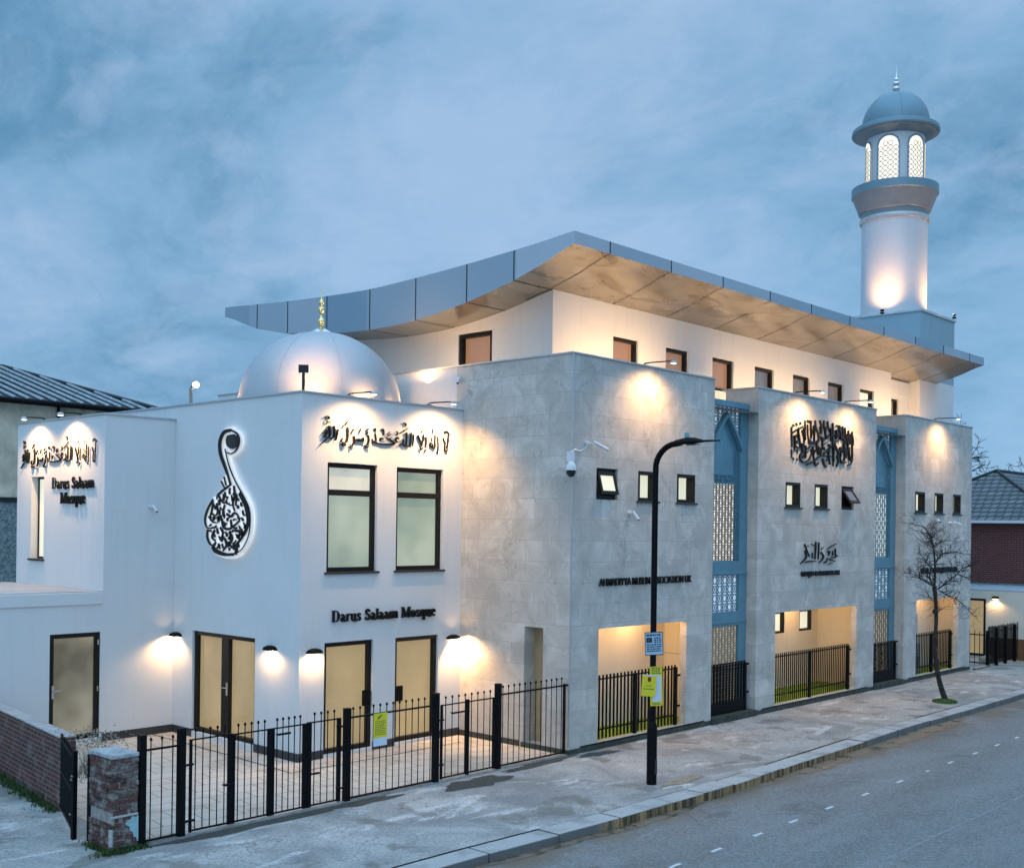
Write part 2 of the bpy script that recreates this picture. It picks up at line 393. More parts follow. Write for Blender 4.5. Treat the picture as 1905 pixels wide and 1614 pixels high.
MT['cctv'] = simple("camera_white", (0.72, 0.74, 0.76), 0.3, 0.0, 0.04)
MT['smoked'] = simple("smoked_dome", (0.02, 0.02, 0.022), 0.08)
MT['yellow'] = simple("yellow_notice", (0.78, 0.66, 0.02), 0.5, 0, 0.06)
MT['paper'] = simple("notice_paper", (0.66, 0.72, 0.82), 0.5, 0, 0.04)
MT['signblue'] = simple("pale_blue_sign", (0.42, 0.58, 0.70), 0.4, 0, 0.12, 12)
MT['ink'] = simple("print_ink", (0.02, 0.03, 0.045), 0.5)
MT['red'] = simple("red_mark", (0.45, 0.02, 0.03), 0.5)
MT['brickA'] = m_brick("old_brick", (0.175, 0.06, 0.05), (0.075, 0.045, 0.04), (0.20, 0.175, 0.155), 0.4)
MT['brickP'] = m_brick("pier_brick", (0.20, 0.075, 0.06), (0.13, 0.08, 0.065), (0.33, 0.31, 0.285), 0.85)
def m_loose():
    m = NT("pier_brick_weathered"); a = m.noise(m.mapping(m.obj, (5, 5, 13)), 1.0, 2, 0.4); b_ = m.noise(m.obj, 30, 6, 0.75); g = m.noise(m.obj, 5.5, 6, 0.7)
    r = m.n('ShaderNodeValToRGB'); m.l(a, r.inputs[0]); e0 = r.color_ramp.elements; e0[0].position = 0.32; e0[0].color = (0.055, 0.04, 0.036, 1); e0[1].position = 0.68; e0[1].color = (0.30, 0.25, 0.21, 1)
    q_ = e0.new(0.46); q_.color = (0.17, 0.065, 0.055, 1); q_ = e0.new(0.56); q_.color = (0.12, 0.085, 0.07, 1)
    c = m.mix(m.rng(g, 0.50, 0.62, 0, 0.8), r.outputs[0], (0.36, 0.345, 0.32)); c = m.mix(m.rng(b_, 0.5, 0.7, 0, 0.6), c, (0.05, 0.045, 0.04))
    m.set(color=c, rough=0.92, spec=0.2); m.bump(b_, 0.8, 0.02); return m.m
MT['loose'] = m_loose()
MT['brickH'] = m_brick("house_brick", (0.17, 0.05, 0.048), (0.12, 0.038, 0.038), (0.22, 0.14, 0.12), 0.0, 0.225, 0.075, 0.3)
MT['pebble'] = simple("pebble_dash", (0.20, 0.25, 0.25), 0.9, 0, 0.7, 16, 0.9, 40)
MT['oldrender'] = simple("old_render", (0.74, 0.65, 0.49), 0.9, 0, 0.3, 1.6, 0.2)
MT['darkroof'] = simple("dark_roof", (0.018, 0.024, 0.026), 0.5, 0.2, 0.4, 3)
MT['roofrib'] = simple("roof_rib", (0.42, 0.46, 0.48), 0.4, 0.5, 0.25, 5)
MT['felt'] = simple("roof_felt", (0.33, 0.36, 0.38), 0.9, 0, 0.15, 2, 0.15)
def m_tiles():
    m = NT("roof_tiles"); b = m.n('ShaderNodeTexBrick'); sp = m.n('ShaderNodeSeparateXYZ'); m.l(m.obj, sp.inputs[0])
    c = m.n('ShaderNodeCombineXYZ'); m.l(m.math('ADD', sp.outputs[1], m.math('MULTIPLY', sp.outputs[0], 0.3)), c.inputs[0]); m.l(sp.outputs[2], c.inputs[1])
    m.l(c.outputs[0], b.inputs['Vector']); b.inputs['Scale'].default_value = 1; b.inputs['Brick Width'].default_value = 0.30; b.inputs['Row Height'].default_value = 0.17
    b.inputs['Mortar Size'].default_value = 0.035; b.inputs['Mortar Smooth'].default_value = 0.6
    b.inputs['Color1'].default_value = (0.10, 0.12, 0.13, 1); b.inputs['Color2'].default_value = (0.17, 0.19, 0.20, 1); b.inputs['Mortar'].default_value = (0.012, 0.014, 0.016, 1)
    m.set(color=m.mix(m.rng(m.noise(m.obj, 3, 5), 0.5, 0.75, 0, 0.6), b.outputs['Color'], (0.05, 0.07, 0.05)), rough=0.55)
    m.bump(m.math('SUBTRACT', 1.0, b.outputs['Fac']), 0.8, 0.04); return m.m
MT['tiles'] = m_tiles()

def m_pavement():
    m = NT("pavement_concrete"); o = m.obj
    a = m.noise(o, 0.55, 7, 0.62, 0.7); b_ = m.noise(m.mapping(o, (0.5, 1.5, 1)), 1.3, 8, 0.65, 0.8); fine = m.noise(o, 22, 8, 0.8)
    c = m.mix(m.rng(a, 0.38, 0.60), (0.26, 0.26, 0.25), (0.50, 0.485, 0.455))
    sp = m.n('ShaderNodeSeparateXYZ'); m.l(o, sp.inputs[0])
    # worn brownish strip of old surfacing beside the stone building
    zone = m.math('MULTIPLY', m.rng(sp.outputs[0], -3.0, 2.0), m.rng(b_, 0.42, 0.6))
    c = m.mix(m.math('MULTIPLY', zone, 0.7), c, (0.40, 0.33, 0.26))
    c = m.mix(m.rng(b_, 0.56, 0.64, 0, 0.85), c, (0.66, 0.65, 0.63))
    c = m.mix(m.rng(m.noise(o, 1.0, 6, 0.6, 0.4), 0.56, 0.63, 0, 0.7), c, (0.175, 0.16, 0.13))
    v = m.n('ShaderNodeTexVoronoi', feature='DISTANCE_TO_EDGE'); d = m.n('ShaderNodeVectorMath', operation='ADD'); m.l(o, d.inputs[0])
    nz = m.n('ShaderNodeTexNoise'); m.l(o, nz.inputs['Vector']); nz.inputs['Scale'].default_value = 2.2; nz.inputs['Detail'].default_value = 5
    s2 = m.n('ShaderNodeVectorMath', operation='SCALE'); m.l(nz.outputs['Color'], s2.inputs[0]); s2.inputs['Scale'].default_value = 1.0
    m.l(s2.outputs[0], d.inputs[1]); m.l(d.outputs[0], v.inputs['Vector']); v.inputs['Scale'].default_value = 0.45
    crack = m.math('MULTIPLY', m.rng(v.outputs['Distance'], 0.0, 0.006, 1, 0), m.rng(a, 0.45, 0.55))
    c = m.mix(m.math('MULTIPLY', crack, 0.75), c, (0.07, 0.065, 0.055))
    c = m.mix(m.rng(fine, 0.47, 0.60, 0, 0.6), c, (0.13, 0.125, 0.115))
    m.set(color=c, rough=0.88, spec=0.25); m.bump(m.math('ADD', fine, m.math('MULTIPLY', b_, 2.0)), 0.35, 0.015); return m.m
def m_road():
    m = NT("road_asphalt"); o = m.obj; fine = m.noise(o, 26, 8, 0.85); a = m.noise(m.mapping(o, (0.3, 1.3, 1)), 0.9, 7, 0.6, 0.4)
    c = m.mix(m.rng(a, 0.34, 0.66), (0.15, 0.148, 0.14), (0.232, 0.228, 0.215))
    c = m.mix(m.rng(fine, 0.515, 0.60, 0, 0.75), c, (0.34, 0.345, 0.345))
    c = m.mix(m.rng(m.noise(o, 4.5, 9, 0.75), 0.56, 0.68, 0, 0.5), c, (0.30, 0.30, 0.295))
    c = m.mix(m.rng(m.noise(m.mapping(o, (1, 1, 1), (9, 4, 0)), 0.7, 8, 0.7, 0.8), 0.60, 0.66, 0, 0.5), c, (0.075, 0.08, 0.08))
    c = m.mix(m.rng(fine, 0.38, 0.475, 0.75, 0), c, (0.06, 0.062, 0.065))
    sp = m.n('ShaderNodeSeparateXYZ'); m.l(o, sp.inputs[0])
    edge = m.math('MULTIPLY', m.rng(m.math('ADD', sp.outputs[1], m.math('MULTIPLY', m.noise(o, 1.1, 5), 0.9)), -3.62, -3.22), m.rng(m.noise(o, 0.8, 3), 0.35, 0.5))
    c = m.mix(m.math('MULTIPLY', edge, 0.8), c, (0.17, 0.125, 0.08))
    c = m.mix(m.rng(m.noise(o, 0.5, 7, 0.7, 1.0), 0.60, 0.68, 0, 0.35), c, (0.28, 0.285, 0.29))
    m.set(color=c, rough=m.rng(a, 0.3, 0.7, 0.62, 0.8), spec=0.4); m.bump(fine, 0.45, 0.012); return m.m
def m_kerbface():
    m = NT("kerb_stone"); o = m.obj; fine = m.noise(o, 45, 5, 0.7); nrm = m.n('ShaderNodeNewGeometry')
    sp = m.n('ShaderNodeSeparateXYZ'); m.l(nrm.outputs['Normal'], sp.inputs[0])
    st = m.noise(m.mapping(o, (9, 1, 0.6)), 1.0, 5, 0.75); big = m.noise(m.mapping(o, (0.25, 0.25, 0.25), (4.2, 0, 0)), 1.0, 2)
    c = m.mix(m.rng(fine, 0.3, 0.7), (0.36, 0.35, 0.335), (0.50, 0.49, 0.47))
    c = m.mix(m.rng(m.noise(o, 1.5, 5), 0.50, 0.62, 0, 0.6), c, (0.22, 0.21, 0.19))
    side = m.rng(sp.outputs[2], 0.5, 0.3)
    stain_reflection = m.mix(m.rng(st, 0.42, 0.58), (0.06, 0.042, 0.022), (0.40, 0.25, 0.12))  # vertical streaks: staining together with lamp reflections painted into the colour
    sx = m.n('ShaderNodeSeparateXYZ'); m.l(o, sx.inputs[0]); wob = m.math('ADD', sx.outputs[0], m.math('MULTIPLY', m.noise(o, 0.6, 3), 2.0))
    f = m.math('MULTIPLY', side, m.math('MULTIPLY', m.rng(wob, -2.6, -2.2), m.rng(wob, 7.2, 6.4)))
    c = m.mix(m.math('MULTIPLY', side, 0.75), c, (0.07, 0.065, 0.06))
    c = m.mix(f, c, stain_reflection); m.set(color=c, rough=0.85); m.bump(fine, 0.3, 0.01); return m.m
def m_court():
    m = NT("courtyard_paving"); o = m.obj; b = m.n('ShaderNodeTexBrick'); m.l(m.mapping(o, rot=(0, 0, R(8))), b.inputs['Vector'])
    b.inputs['Scale'].default_value = 1; b.inputs['Brick Width'].default_value = 0.62; b.inputs['Row Height'].default_value = 0.42; b.inputs['Mortar Size'].default_value = 0.009
    b.inputs['Color1'].default_value = (0.55, 0.505, 0.435, 1); b.inputs['Color2'].default_value = (0.47, 0.43, 0.37, 1); b.inputs['Mortar'].default_value = (0.15, 0.135, 0.115, 1)
    a = m.noise(o, 0.9, 7, 0.65, 0.8); fine = m.noise(o, 30, 5, 0.7)
    c = m.mix(m.rng(a, 0.52, 0.68, 0, 0.6), b.outputs['Color'], (0.20, 0.17, 0.13)); c = m.mix(m.rng(fine, 0.4, 0.7, 0, 0.3), c, (0.5, 0.47, 0.42))
    m.set(color=c, rough=0.8); m.bump(m.math('SUBTRACT', m.math('MULTIPLY', fine, 0.4), b.outputs['Fac']), 0.5, 0.012); return m.m
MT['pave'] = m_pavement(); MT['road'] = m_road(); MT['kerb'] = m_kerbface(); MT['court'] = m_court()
MT['tarmac'] = simple("dark_tarmac", (0.055, 0.058, 0.05), 0.92, 0, 0.5, 14, 0.6, 60)
MT['line'] = simple("road_paint", (0.62, 0.63, 0.63), 0.7, 0, 0.3, 25)
MT['earth'] = simple("far_ground", (0.10, 0.10, 0.085), 0.95, 0, 0.3, 0.3)

WARM = (1.0, 0.57, 0.245); WARM2 = (1.0, 0.57, 0.24); WARMUP = (1.0, 0.50, 0.19)
def m_glow(name, col, s):
    m = NT(name); return m.set(color=(0.8, 0.8, 0.8), emit=col, es=s)
MT['lens'] = m_glow("lamp_lens", (1.0, 0.88, 0.68), 9.0)
MT['lens_soft'] = m_glow("lamp_diffuser", (1.0, 0.82, 0.55), 6.0)
MT['pane_frost'] = m_pane("frosted_green_pane", (0.26, 0.345, 0.285), 0.85, (0.40, 0.45, 0.36), False, 0.45, 0.10, 0.8)
MT['pane_frost_top'] = m_pane("frosted_fanlight_pane", (0.55, 0.56, 0.48), 1.0, None, False, 0.35)
MT['pane_white'] = m_pane("lit_blind_pane", (0.80, 0.80, 0.62), 0.9, None, False, 0.15)
MT['pane_door'] = m_pane("lit_door_pane", (0.40, 0.30, 0.16), 0.85, None, True, 0.32, 0.05, 0.9)
MT['pane_annexe'] = m_pane("frosted_annexe_pane", (0.13, 0.12, 0.085), 0.8, (0.34, 0.33, 0.26), False, 0.4)
MT['pane_brown'] = m_pane("brown_glow_pane", (0.34, 0.19, 0.115), 0.75, None, False, 0.3)  # faint brown glow, tone varied by noise
MT['pane_dim'] = m_pane("painted_reflection_pane", (0.20, 0.22, 0.26), 0.35, (0.45, 0.30, 0.2), False, 0.5, 0.04)  # sky and warm reflections painted as a faint glow of the pane
MT['lantern_glow'] = m_glow("lantern_glow", (1.0, 0.84, 0.56), 0.85)
MT['screen_glow'] = m_pane("screen_glow", (0.82, 0.80, 0.74), 0.95, None, False, 0.2)
MT['screen_glow2'] = m_pane("screen_glow_warm", (0.55, 0.50, 0.40), 0.6, None, True, 0.35)
MT['halo'] = m_glow("halo_backing", (0.92, 0.96, 1.0), 0.7)

KALIMA="""-0.556,6.180 -0.493,6.223 -0.405,6.159|0.046
-0.582,6.078 -0.553,6.018 -0.521,5.989|0.039
-0.438,6.150 -0.446,5.994 -0.476,5.899|0.034
-0.521,5.989 -0.540,5.864 -0.507,5.812 -0.464,5.853 -0.473,5.946|0.034
-0.735,6.099 -0.722,5.977 -0.719,5.808|0.025
-0.751,5.806 -0.719,5.769|0.038
-0.810,6.132 -0.807,5.987 -0.815,5.864 -0.868,5.861|0.028
-0.836,5.847 -0.899,5.889 -0.941,5.902 -0.932,5.964 -0.879,5.936 -0.858,5.892|0.037
-0.874,6.242 -0.877,6.135|0.015
-0.913,6.072 -0.891,5.981|0.015
-1.055,6.085 -1.053,5.971 -1.055,5.850|0.021
-1.054,5.819 -1.095,5.764|0.033
-1.121,6.111 -1.140,5.981 -1.189,5.857|0.027
-1.265,6.094 -1.232,6.005 -1.190,5.947 -1.169,5.873|0.045
-1.219,5.840 -1.178,5.812 -1.148,5.859|0.027
-1.195,6.227 -1.134,6.269|0.021
-1.184,6.160 -1.113,6.203|0.024
-1.393,6.100 -1.395,5.980 -1.413,5.866|0.027
-1.452,6.134 -1.466,6.005 -1.474,5.900 -1.513,5.852|0.036
-1.578,6.125 -1.576,5.998 -1.584,5.878|0.045
-1.493,5.854 -1.614,5.861 -1.694,5.901 -1.753,5.868|0.051
-1.676,5.992 -1.655,5.933 -1.694,5.886|0.036
-1.757,6.090 -1.639,6.158 -1.530,6.218|0.027
-1.661,6.291 -1.631,6.308 -1.591,6.274 -1.620,6.234|0.024
-1.775,5.985 -1.834,6.011 -1.863,5.950 -1.813,5.923 -1.930,5.886|0.042
-1.881,5.890 -1.970,5.943 -2.048,5.967 -2.107,5.993|0.044
-2.048,5.967 -1.951,5.996|0.026
-1.891,5.874 -2.085,5.862 -2.277,5.858 -2.449,5.898|0.059
-2.183,5.959 -2.241,5.970 -2.259,5.910|0.038
-2.385,6.047 -2.364,5.947 -2.373,5.903|0.029
-2.450,5.941 -2.448,5.854|0.026
-1.836,6.129 -1.816,6.086 -1.864,6.053|0.021
-2.243,6.116 -2.196,6.148 -2.167,6.106 -2.184,6.032|0.026
-2.088,6.053 -2.012,6.102|0.021
-2.069,6.025 -1.982,6.068|0.021
-2.434,6.117 -2.377,6.150|0.023
-2.377,6.150 -2.395,6.090|0.020
-2.554,6.007 -2.543,5.906 -2.579,5.832 -2.635,5.800|0.035
-2.653,5.798 -2.597,5.766 -2.550,5.790|0.029
-2.621,6.075 -2.556,6.130|0.026
-2.610,6.018 -2.555,6.065|0.029
-2.675,5.956 -2.683,5.883 -2.748,5.922 -2.766,5.878 -2.822,5.917 -2.876,5.885|0.037
-2.692,5.882 -2.895,5.884|0.035
-2.905,5.969 -2.895,5.870 -2.930,5.796 -3.003,5.791|0.034
-3.002,5.763 -2.966,5.744|0.028
-2.908,6.098 -2.970,6.015|0.026
-2.742,6.116 -2.787,6.027|0.023
-3.054,6.130 -3.051,5.988 -3.068,5.873 -3.130,5.826 -3.202,5.850 -3.167,5.909|0.037
-3.193,5.808 -3.147,5.769 -3.093,5.800|0.031
-3.064,6.221 -3.117,6.161 -3.171,6.128|0.026
-3.286,6.070 -3.302,5.957 -3.336,5.856|0.028
-3.376,6.127 -3.365,6.009 -3.373,5.924 -3.434,5.877|0.037
-3.491,6.119 -3.462,6.002 -3.479,5.917|0.050
-3.417,5.893 -3.522,5.900 -3.610,5.922|0.053
-3.611,5.964 -3.551,6.038 -3.541,5.968 -3.593,5.923|0.036
-3.539,5.871 -3.608,5.817 -3.677,5.764|0.017
-3.561,6.149 -3.457,6.199|0.025
-3.536,6.207 -3.544,6.178|0.014
-3.572,6.260 -3.537,6.290 -3.493,6.259 -3.528,6.228|0.025"""
SQUARE="""8.237,6.811 8.254,6.572 8.272,6.311|0.044
8.251,6.266 8.268,6.049|0.039
8.322,6.073 8.368,6.010|0.044
8.515,6.282 8.540,6.173|0.044
8.499,6.050 8.544,6.019|0.066
8.383,6.274 8.417,6.210|0.033
8.241,6.659 8.524,6.777 8.834,6.877|0.033
8.301,6.870 8.346,6.819|0.044
8.454,6.915 8.522,6.865|0.044
8.631,6.950 8.699,6.911|0.044
8.593,6.705 8.419,6.550 8.413,6.385 8.580,6.329 8.893,6.359|0.055
8.594,6.661 8.642,6.510 8.669,6.346|0.055
8.487,6.500 8.522,6.414|0.044
8.747,6.771 8.841,6.611 8.848,6.357|0.055
8.887,7.014 8.905,6.749 8.923,6.528|0.040
9.171,7.025 9.188,6.824 9.183,6.589|0.056
9.014,6.923 9.032,6.702 9.070,6.559|0.044
8.989,7.011 9.241,7.013|0.056
9.401,7.053 9.429,6.898 9.550,6.726 9.578,6.570|0.067
9.324,6.924 9.317,6.755 9.342,6.667|0.040
9.635,7.071 9.733,6.920 9.738,6.739|0.056
9.847,7.088 9.863,6.930 9.951,6.753 10.049,6.657|0.062
10.038,7.080 10.090,6.923 10.165,6.814|0.068
10.328,7.056 10.337,6.734 10.347,6.389 10.383,5.952|0.069
10.187,6.896 10.216,6.726|0.046
9.575,6.683 9.764,6.638 10.049,6.669 10.167,6.768|0.068
9.070,6.548 9.209,6.479 9.486,6.519 9.601,6.571|0.100
9.166,6.387 8.895,6.282 8.674,6.158 8.677,6.037 8.858,5.980 9.083,6.058 9.216,6.211 9.213,6.345|0.061
8.765,6.086 8.898,6.182 9.032,6.245|0.044
9.259,6.336 9.399,6.288 9.354,6.218|0.034
8.973,5.930 9.313,6.025 9.589,6.152 9.824,6.187 10.328,6.203|0.061
9.558,6.422 9.656,6.280 9.729,6.194|0.062
9.676,6.395 9.751,6.240|0.045
9.383,6.017 9.455,5.931 9.593,6.005|0.056
9.802,6.118 9.876,5.997 9.998,5.911|0.079
9.969,6.081 10.160,6.148|0.041
10.102,6.489 10.224,6.439 10.058,6.349 9.893,6.271 9.847,6.200|0.080
9.865,6.406 9.915,6.341|0.057
9.743,6.535 9.908,6.585|0.029
9.769,6.468 10.052,6.554|0.029
10.525,7.013 10.575,6.982|0.058
10.673,7.023 10.704,6.805 10.708,6.642|0.070
10.455,6.880 10.627,6.916|0.035
10.482,6.813 10.605,6.798 10.607,6.729 10.485,6.709 10.458,6.776|0.058
10.439,6.602 10.659,6.651|0.035
10.391,6.553 10.542,6.400 10.693,6.293|0.069
10.847,7.013 10.878,6.817 10.833,6.650|0.047
10.973,6.987 11.006,6.732 10.985,6.566|0.047
11.177,6.931 11.184,6.673 11.140,6.435 11.046,6.195|0.053
11.382,6.910 11.391,6.568 11.402,6.214 11.329,6.068 11.152,6.024|0.047
10.729,6.783 10.932,6.657 11.238,6.558|0.046
11.281,6.844 11.264,6.560|0.042
10.838,6.464 10.643,6.336 10.621,6.219|0.058
10.988,6.473 10.994,6.251 10.947,6.131|0.064
10.696,6.200 10.849,6.068 11.049,6.101|0.070
10.547,6.238 10.649,6.116 10.530,5.959|0.069
11.193,6.367 11.250,6.147|0.052
10.789,6.414 10.892,6.327|0.035"""
TEARDROP="""5.018,6.087 5.263,6.055 5.398,5.886 5.378,5.657 5.249,5.444 5.137,5.267 5.041,5.091 5.009,5.022|0.078
5.018,6.087 4.805,5.999 4.742,5.859 4.828,5.708 5.008,5.636 5.161,5.667|0.038
5.225,5.739 5.095,5.439 4.875,5.123 4.569,4.810 4.387,4.571 4.352,4.317 4.405,4.062 4.606,3.819 4.903,3.692|0.024
4.719,4.880 4.506,4.640 4.412,4.367 4.495,4.163 4.669,3.989 4.905,3.812|0.077
5.607,4.766 5.793,4.572 5.885,4.377 5.817,4.217 5.626,4.202|0.049
5.784,4.182 5.796,4.022 5.682,3.883 5.555,3.868|0.050
5.618,3.867 5.490,3.764 5.177,3.702 4.873,3.710|0.088
5.243,5.199 5.162,5.024|0.052
5.334,5.114 5.207,4.972|0.052
5.055,5.022 5.298,4.921 5.452,4.835 5.482,4.765|0.059
5.453,4.870 5.325,4.747 5.200,4.694 5.080,4.815|0.053
4.903,5.020 4.868,4.830 4.925,4.675 4.862,4.537|0.062
4.930,4.865 4.808,4.830 4.834,4.640|0.069
5.383,4.572 5.348,4.397 5.192,4.311|0.060
5.607,4.731 5.635,4.572 5.695,4.431 5.568,4.413|0.053
5.480,4.695 5.444,4.502 5.599,4.413|0.053
5.200,4.659 5.257,4.485 5.194,4.398|0.052
5.134,4.485 4.980,4.433 4.861,4.503 4.739,4.451|0.063
5.285,4.345 5.220,4.223 5.036,4.191 4.826,4.279 4.678,4.366|0.063
5.758,4.430 5.597,4.325 5.440,4.309|0.046
5.530,4.167 5.622,4.025 5.494,3.957|0.063
5.344,4.222 5.249,4.118 5.308,3.995|0.059
5.034,4.139 4.940,4.019 4.998,3.897 4.845,3.814|0.076
4.853,4.158 4.673,4.143 4.729,4.005|0.069
5.185,4.015 5.120,3.877 5.241,3.770|0.059
5.399,3.906 5.334,3.803|0.053
4.907,3.881 4.785,3.815 4.813,3.711|0.103"""
MASJID="""8.934,3.975 9.052,3.818 9.193,3.661|0.040
8.961,3.808 9.033,3.662 8.833,3.531 8.744,3.499|0.040
9.328,3.760 9.332,3.614|0.027
9.506,4.030 9.490,3.793 9.472,3.590|0.050
9.670,4.018 9.653,3.792 9.635,3.588|0.034
9.771,3.768 9.917,3.653 9.754,3.530 9.660,3.520|0.041
8.991,3.529 9.242,3.548 9.520,3.544|0.040
9.276,3.974 9.416,3.928|0.027
9.094,3.929 9.118,3.913|0.031
10.127,3.846 10.318,3.914 10.610,3.982|0.025
10.104,3.788 10.225,3.776 10.179,3.685|0.046
10.539,3.855 10.556,3.693 10.668,3.668|0.030
10.668,3.668 10.423,3.624 10.326,3.637|0.040
10.394,3.798 10.398,3.671|0.030
10.085,3.605 10.279,3.580 10.426,3.544|0.041
9.944,3.516 10.016,3.503 10.086,3.560|0.041
10.161,3.467 10.427,3.497|0.018
10.487,3.537 10.512,3.519|0.030
9.770,3.836 9.886,3.892|0.020"""
TREE_LIMBS="""0.058,0.007 -0.091,0.358 -0.176,0.678 -0.222,0.998 -0.270,1.255 -0.267,1.479 -0.255,1.801 -0.243,2.122 -0.254,2.443 -0.283,2.763 -0.302,2.923|0.058 0.042 0.029
-0.302,2.923 -0.290,3.245 -0.300,3.566 -0.337,3.886 -0.381,4.078 -0.464,4.270 -0.659,4.460 -1.013,4.519|0.032 0.019 0.005
-0.302,2.940 -0.512,3.033 -0.738,3.175 -0.996,3.284|0.026 0.013 0.006
-0.351,2.987 -0.449,3.178 -0.548,3.370|0.016 0.008
-0.307,3.341 -0.518,3.498 -0.680,3.657 -0.890,3.766|0.014 0.010 0.005
-0.277,3.534 -0.167,3.696 -0.008,3.778 0.249,3.797 0.586,3.754|0.016 0.011 0.005
-0.220,2.860 0.002,3.024 0.256,3.220 0.415,3.382 0.590,3.449 0.830,3.516|0.021 0.013 0.005
-0.188,2.829 0.038,2.703 0.265,2.578 0.428,2.387 0.526,2.228|0.014 0.010 0.005
0.288,3.236 0.449,3.190 0.611,3.128 0.933,3.036|0.008 0.005
-0.261,3.502 -0.068,3.472 0.095,3.282|0.008 0.005
-0.347,3.918 -0.589,4.011 -0.783,4.121|0.010 0.005
-0.331,3.982 -0.140,4.065 -0.028,4.099|0.008 0.005
-0.414,4.126 -0.271,4.272 -0.079,4.339|0.008 0.005
-0.313,2.538 -0.443,2.665 -0.638,2.887|0.008 0.005
-0.213,2.283 -0.117,2.316 -0.021,2.365|0.008 0.005"""

# ================================================================== ground, road, pavement
kerb_o = [(-60, -3.30), (-14, -3.36), (-6, -3.42), (-3, -3.54), (0.4, -3.54), (3, -3.38), (8.3, -3.15), (15, -3.12), (24, -3.1), (120, -3.0)]
def off(pts, d): return [(x, y + d) for x, y in pts]
def sheet(name, a, b, z, mat):
    mb = MB(); n = len(a)
    mb.add([(x, y, z) for x, y in a] + [(x, y, z) for x, y in b], [(i, i + 1, n + i + 1, n + i) for i in range(n - 1)])
    return struct(mb.build(name, mat, recalc=False, origin=(0, 0, 0)))
mb = MB(); mb.poly([(-400, -400, -0.16), (400, -400, -0.16), (400, 400, -0.16), (-400, 400, -0.16)])
struct(mb.build("ground", MT['earth'], recalc=False, origin=(0, 0, 0)))
sheet("road", [(x, -11.5) for x, _ in kerb_o], off(kerb_o, 0.0), -0.13, MT['road'])
sheet("pavement", off(kerb_o, 0.41), [(x, 60) for x, _ in kerb_o], 0.0, MT['pave'])
sheet("far_pavement", [(x, -40) for x, _ in kerb_o], [(x, -11.5) for x, _ in kerb_o], 0.0, MT['pave'])
kb = MB()
def kerb_y(x):
    for (x0, y0), (x1, y1) in zip(kerb_o, kerb_o[1:]):
        if x0 <= x <= x1: return y0 + (y1 - y0) * (x - x0) / (x1 - x0)
x = -30.0
while x < 60:
    w = 0.9 if x > -2 else 1.35
    g = 0.012; y0, y1 = kerb_y(x + g), kerb_y(x + w - g); t = random.uniform(-0.014, 0.006); jy = random.uniform(-0.014, 0.01); y0 += jy; y1 += jy + random.uniform(-.006, .006)
    kb.add([(x + g, y0, -0.16), (x + w - g, y1, -0.16), (x + w - g, y1 + 0.39, -0.16), (x + g, y0 + 0.39, -0.16),
            (x + g, y0, 0.008 + t), (x + w - g, y1, 0.008 + t), (x + w - g, y1 + 0.39, 0.008 + t), (x + g, y0 + 0.39, 0.008 + t)],
           [(0, 3, 2, 1), (4, 5, 6, 7), (0, 1, 5, 4), (1, 2, 6, 5), (2, 3, 7, 6), (3, 0, 4, 7)])
    x += w
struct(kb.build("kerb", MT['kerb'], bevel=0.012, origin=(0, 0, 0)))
lm = MB()
for i, px in enumerate([-5.1, -4.04, -3.02, -1.9, -0.84, 0.34, 1.65, 3.03, 4.27, 5.38, 6.66, 7.9, 9.11, 10.35, 11.6, 12.85, 14.1, 15.35, 16.6]):
    L = 0.13 if i != 8 else 0.07; y = -5.24 + 0.012 * (px + 4)
    lm.add([(px - L, y - 0.028, -0.126), (px + L, y - 0.02, -0.126), (px + L, y + 0.036, -0.126), (px - L, y + 0.03, -0.126)], [(0, 1, 2, 3)])
struct(lm.build("road_marking", MT['line'], recalc=False, origin=(0, 0, 0)))
sm = MB(); pts = [(-1.9 + i * 0.5, -7.1 + random.uniform(-0.02, 0.02)) for i in range(40)]
sm.add([(x, y - 0.02, -0.1265) for x, y in pts] + [(x, y + 0.025, -0.1265) for x, y in pts], [(i, i + 1, 40 + i + 1, 40 + i) for i in range(39)])
struct(sm.build("road_seam", simple("seam_tar", (0.24, 0.25, 0.255), 0.8, 0, 0.3, 12), recalc=False, origin=(0, 0, 0)))
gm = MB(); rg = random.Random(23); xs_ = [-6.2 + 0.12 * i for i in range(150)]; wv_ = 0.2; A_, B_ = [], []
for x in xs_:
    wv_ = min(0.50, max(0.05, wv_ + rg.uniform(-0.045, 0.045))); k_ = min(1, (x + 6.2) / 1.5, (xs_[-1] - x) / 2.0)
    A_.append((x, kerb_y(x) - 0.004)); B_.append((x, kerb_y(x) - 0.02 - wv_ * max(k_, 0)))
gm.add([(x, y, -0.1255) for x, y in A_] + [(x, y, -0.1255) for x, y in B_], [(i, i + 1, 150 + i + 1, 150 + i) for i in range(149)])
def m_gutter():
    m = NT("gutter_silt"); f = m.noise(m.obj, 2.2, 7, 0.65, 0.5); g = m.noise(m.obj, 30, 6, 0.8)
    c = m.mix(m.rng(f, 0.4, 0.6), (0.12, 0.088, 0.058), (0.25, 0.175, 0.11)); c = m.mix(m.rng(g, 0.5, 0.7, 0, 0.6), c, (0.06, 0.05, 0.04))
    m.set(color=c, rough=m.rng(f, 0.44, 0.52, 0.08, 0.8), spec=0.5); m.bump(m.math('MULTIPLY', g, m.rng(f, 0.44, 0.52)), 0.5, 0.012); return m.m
struct(gm.build("gutter", m_gutter(), recalc=False, origin=(0, 0, 0)))
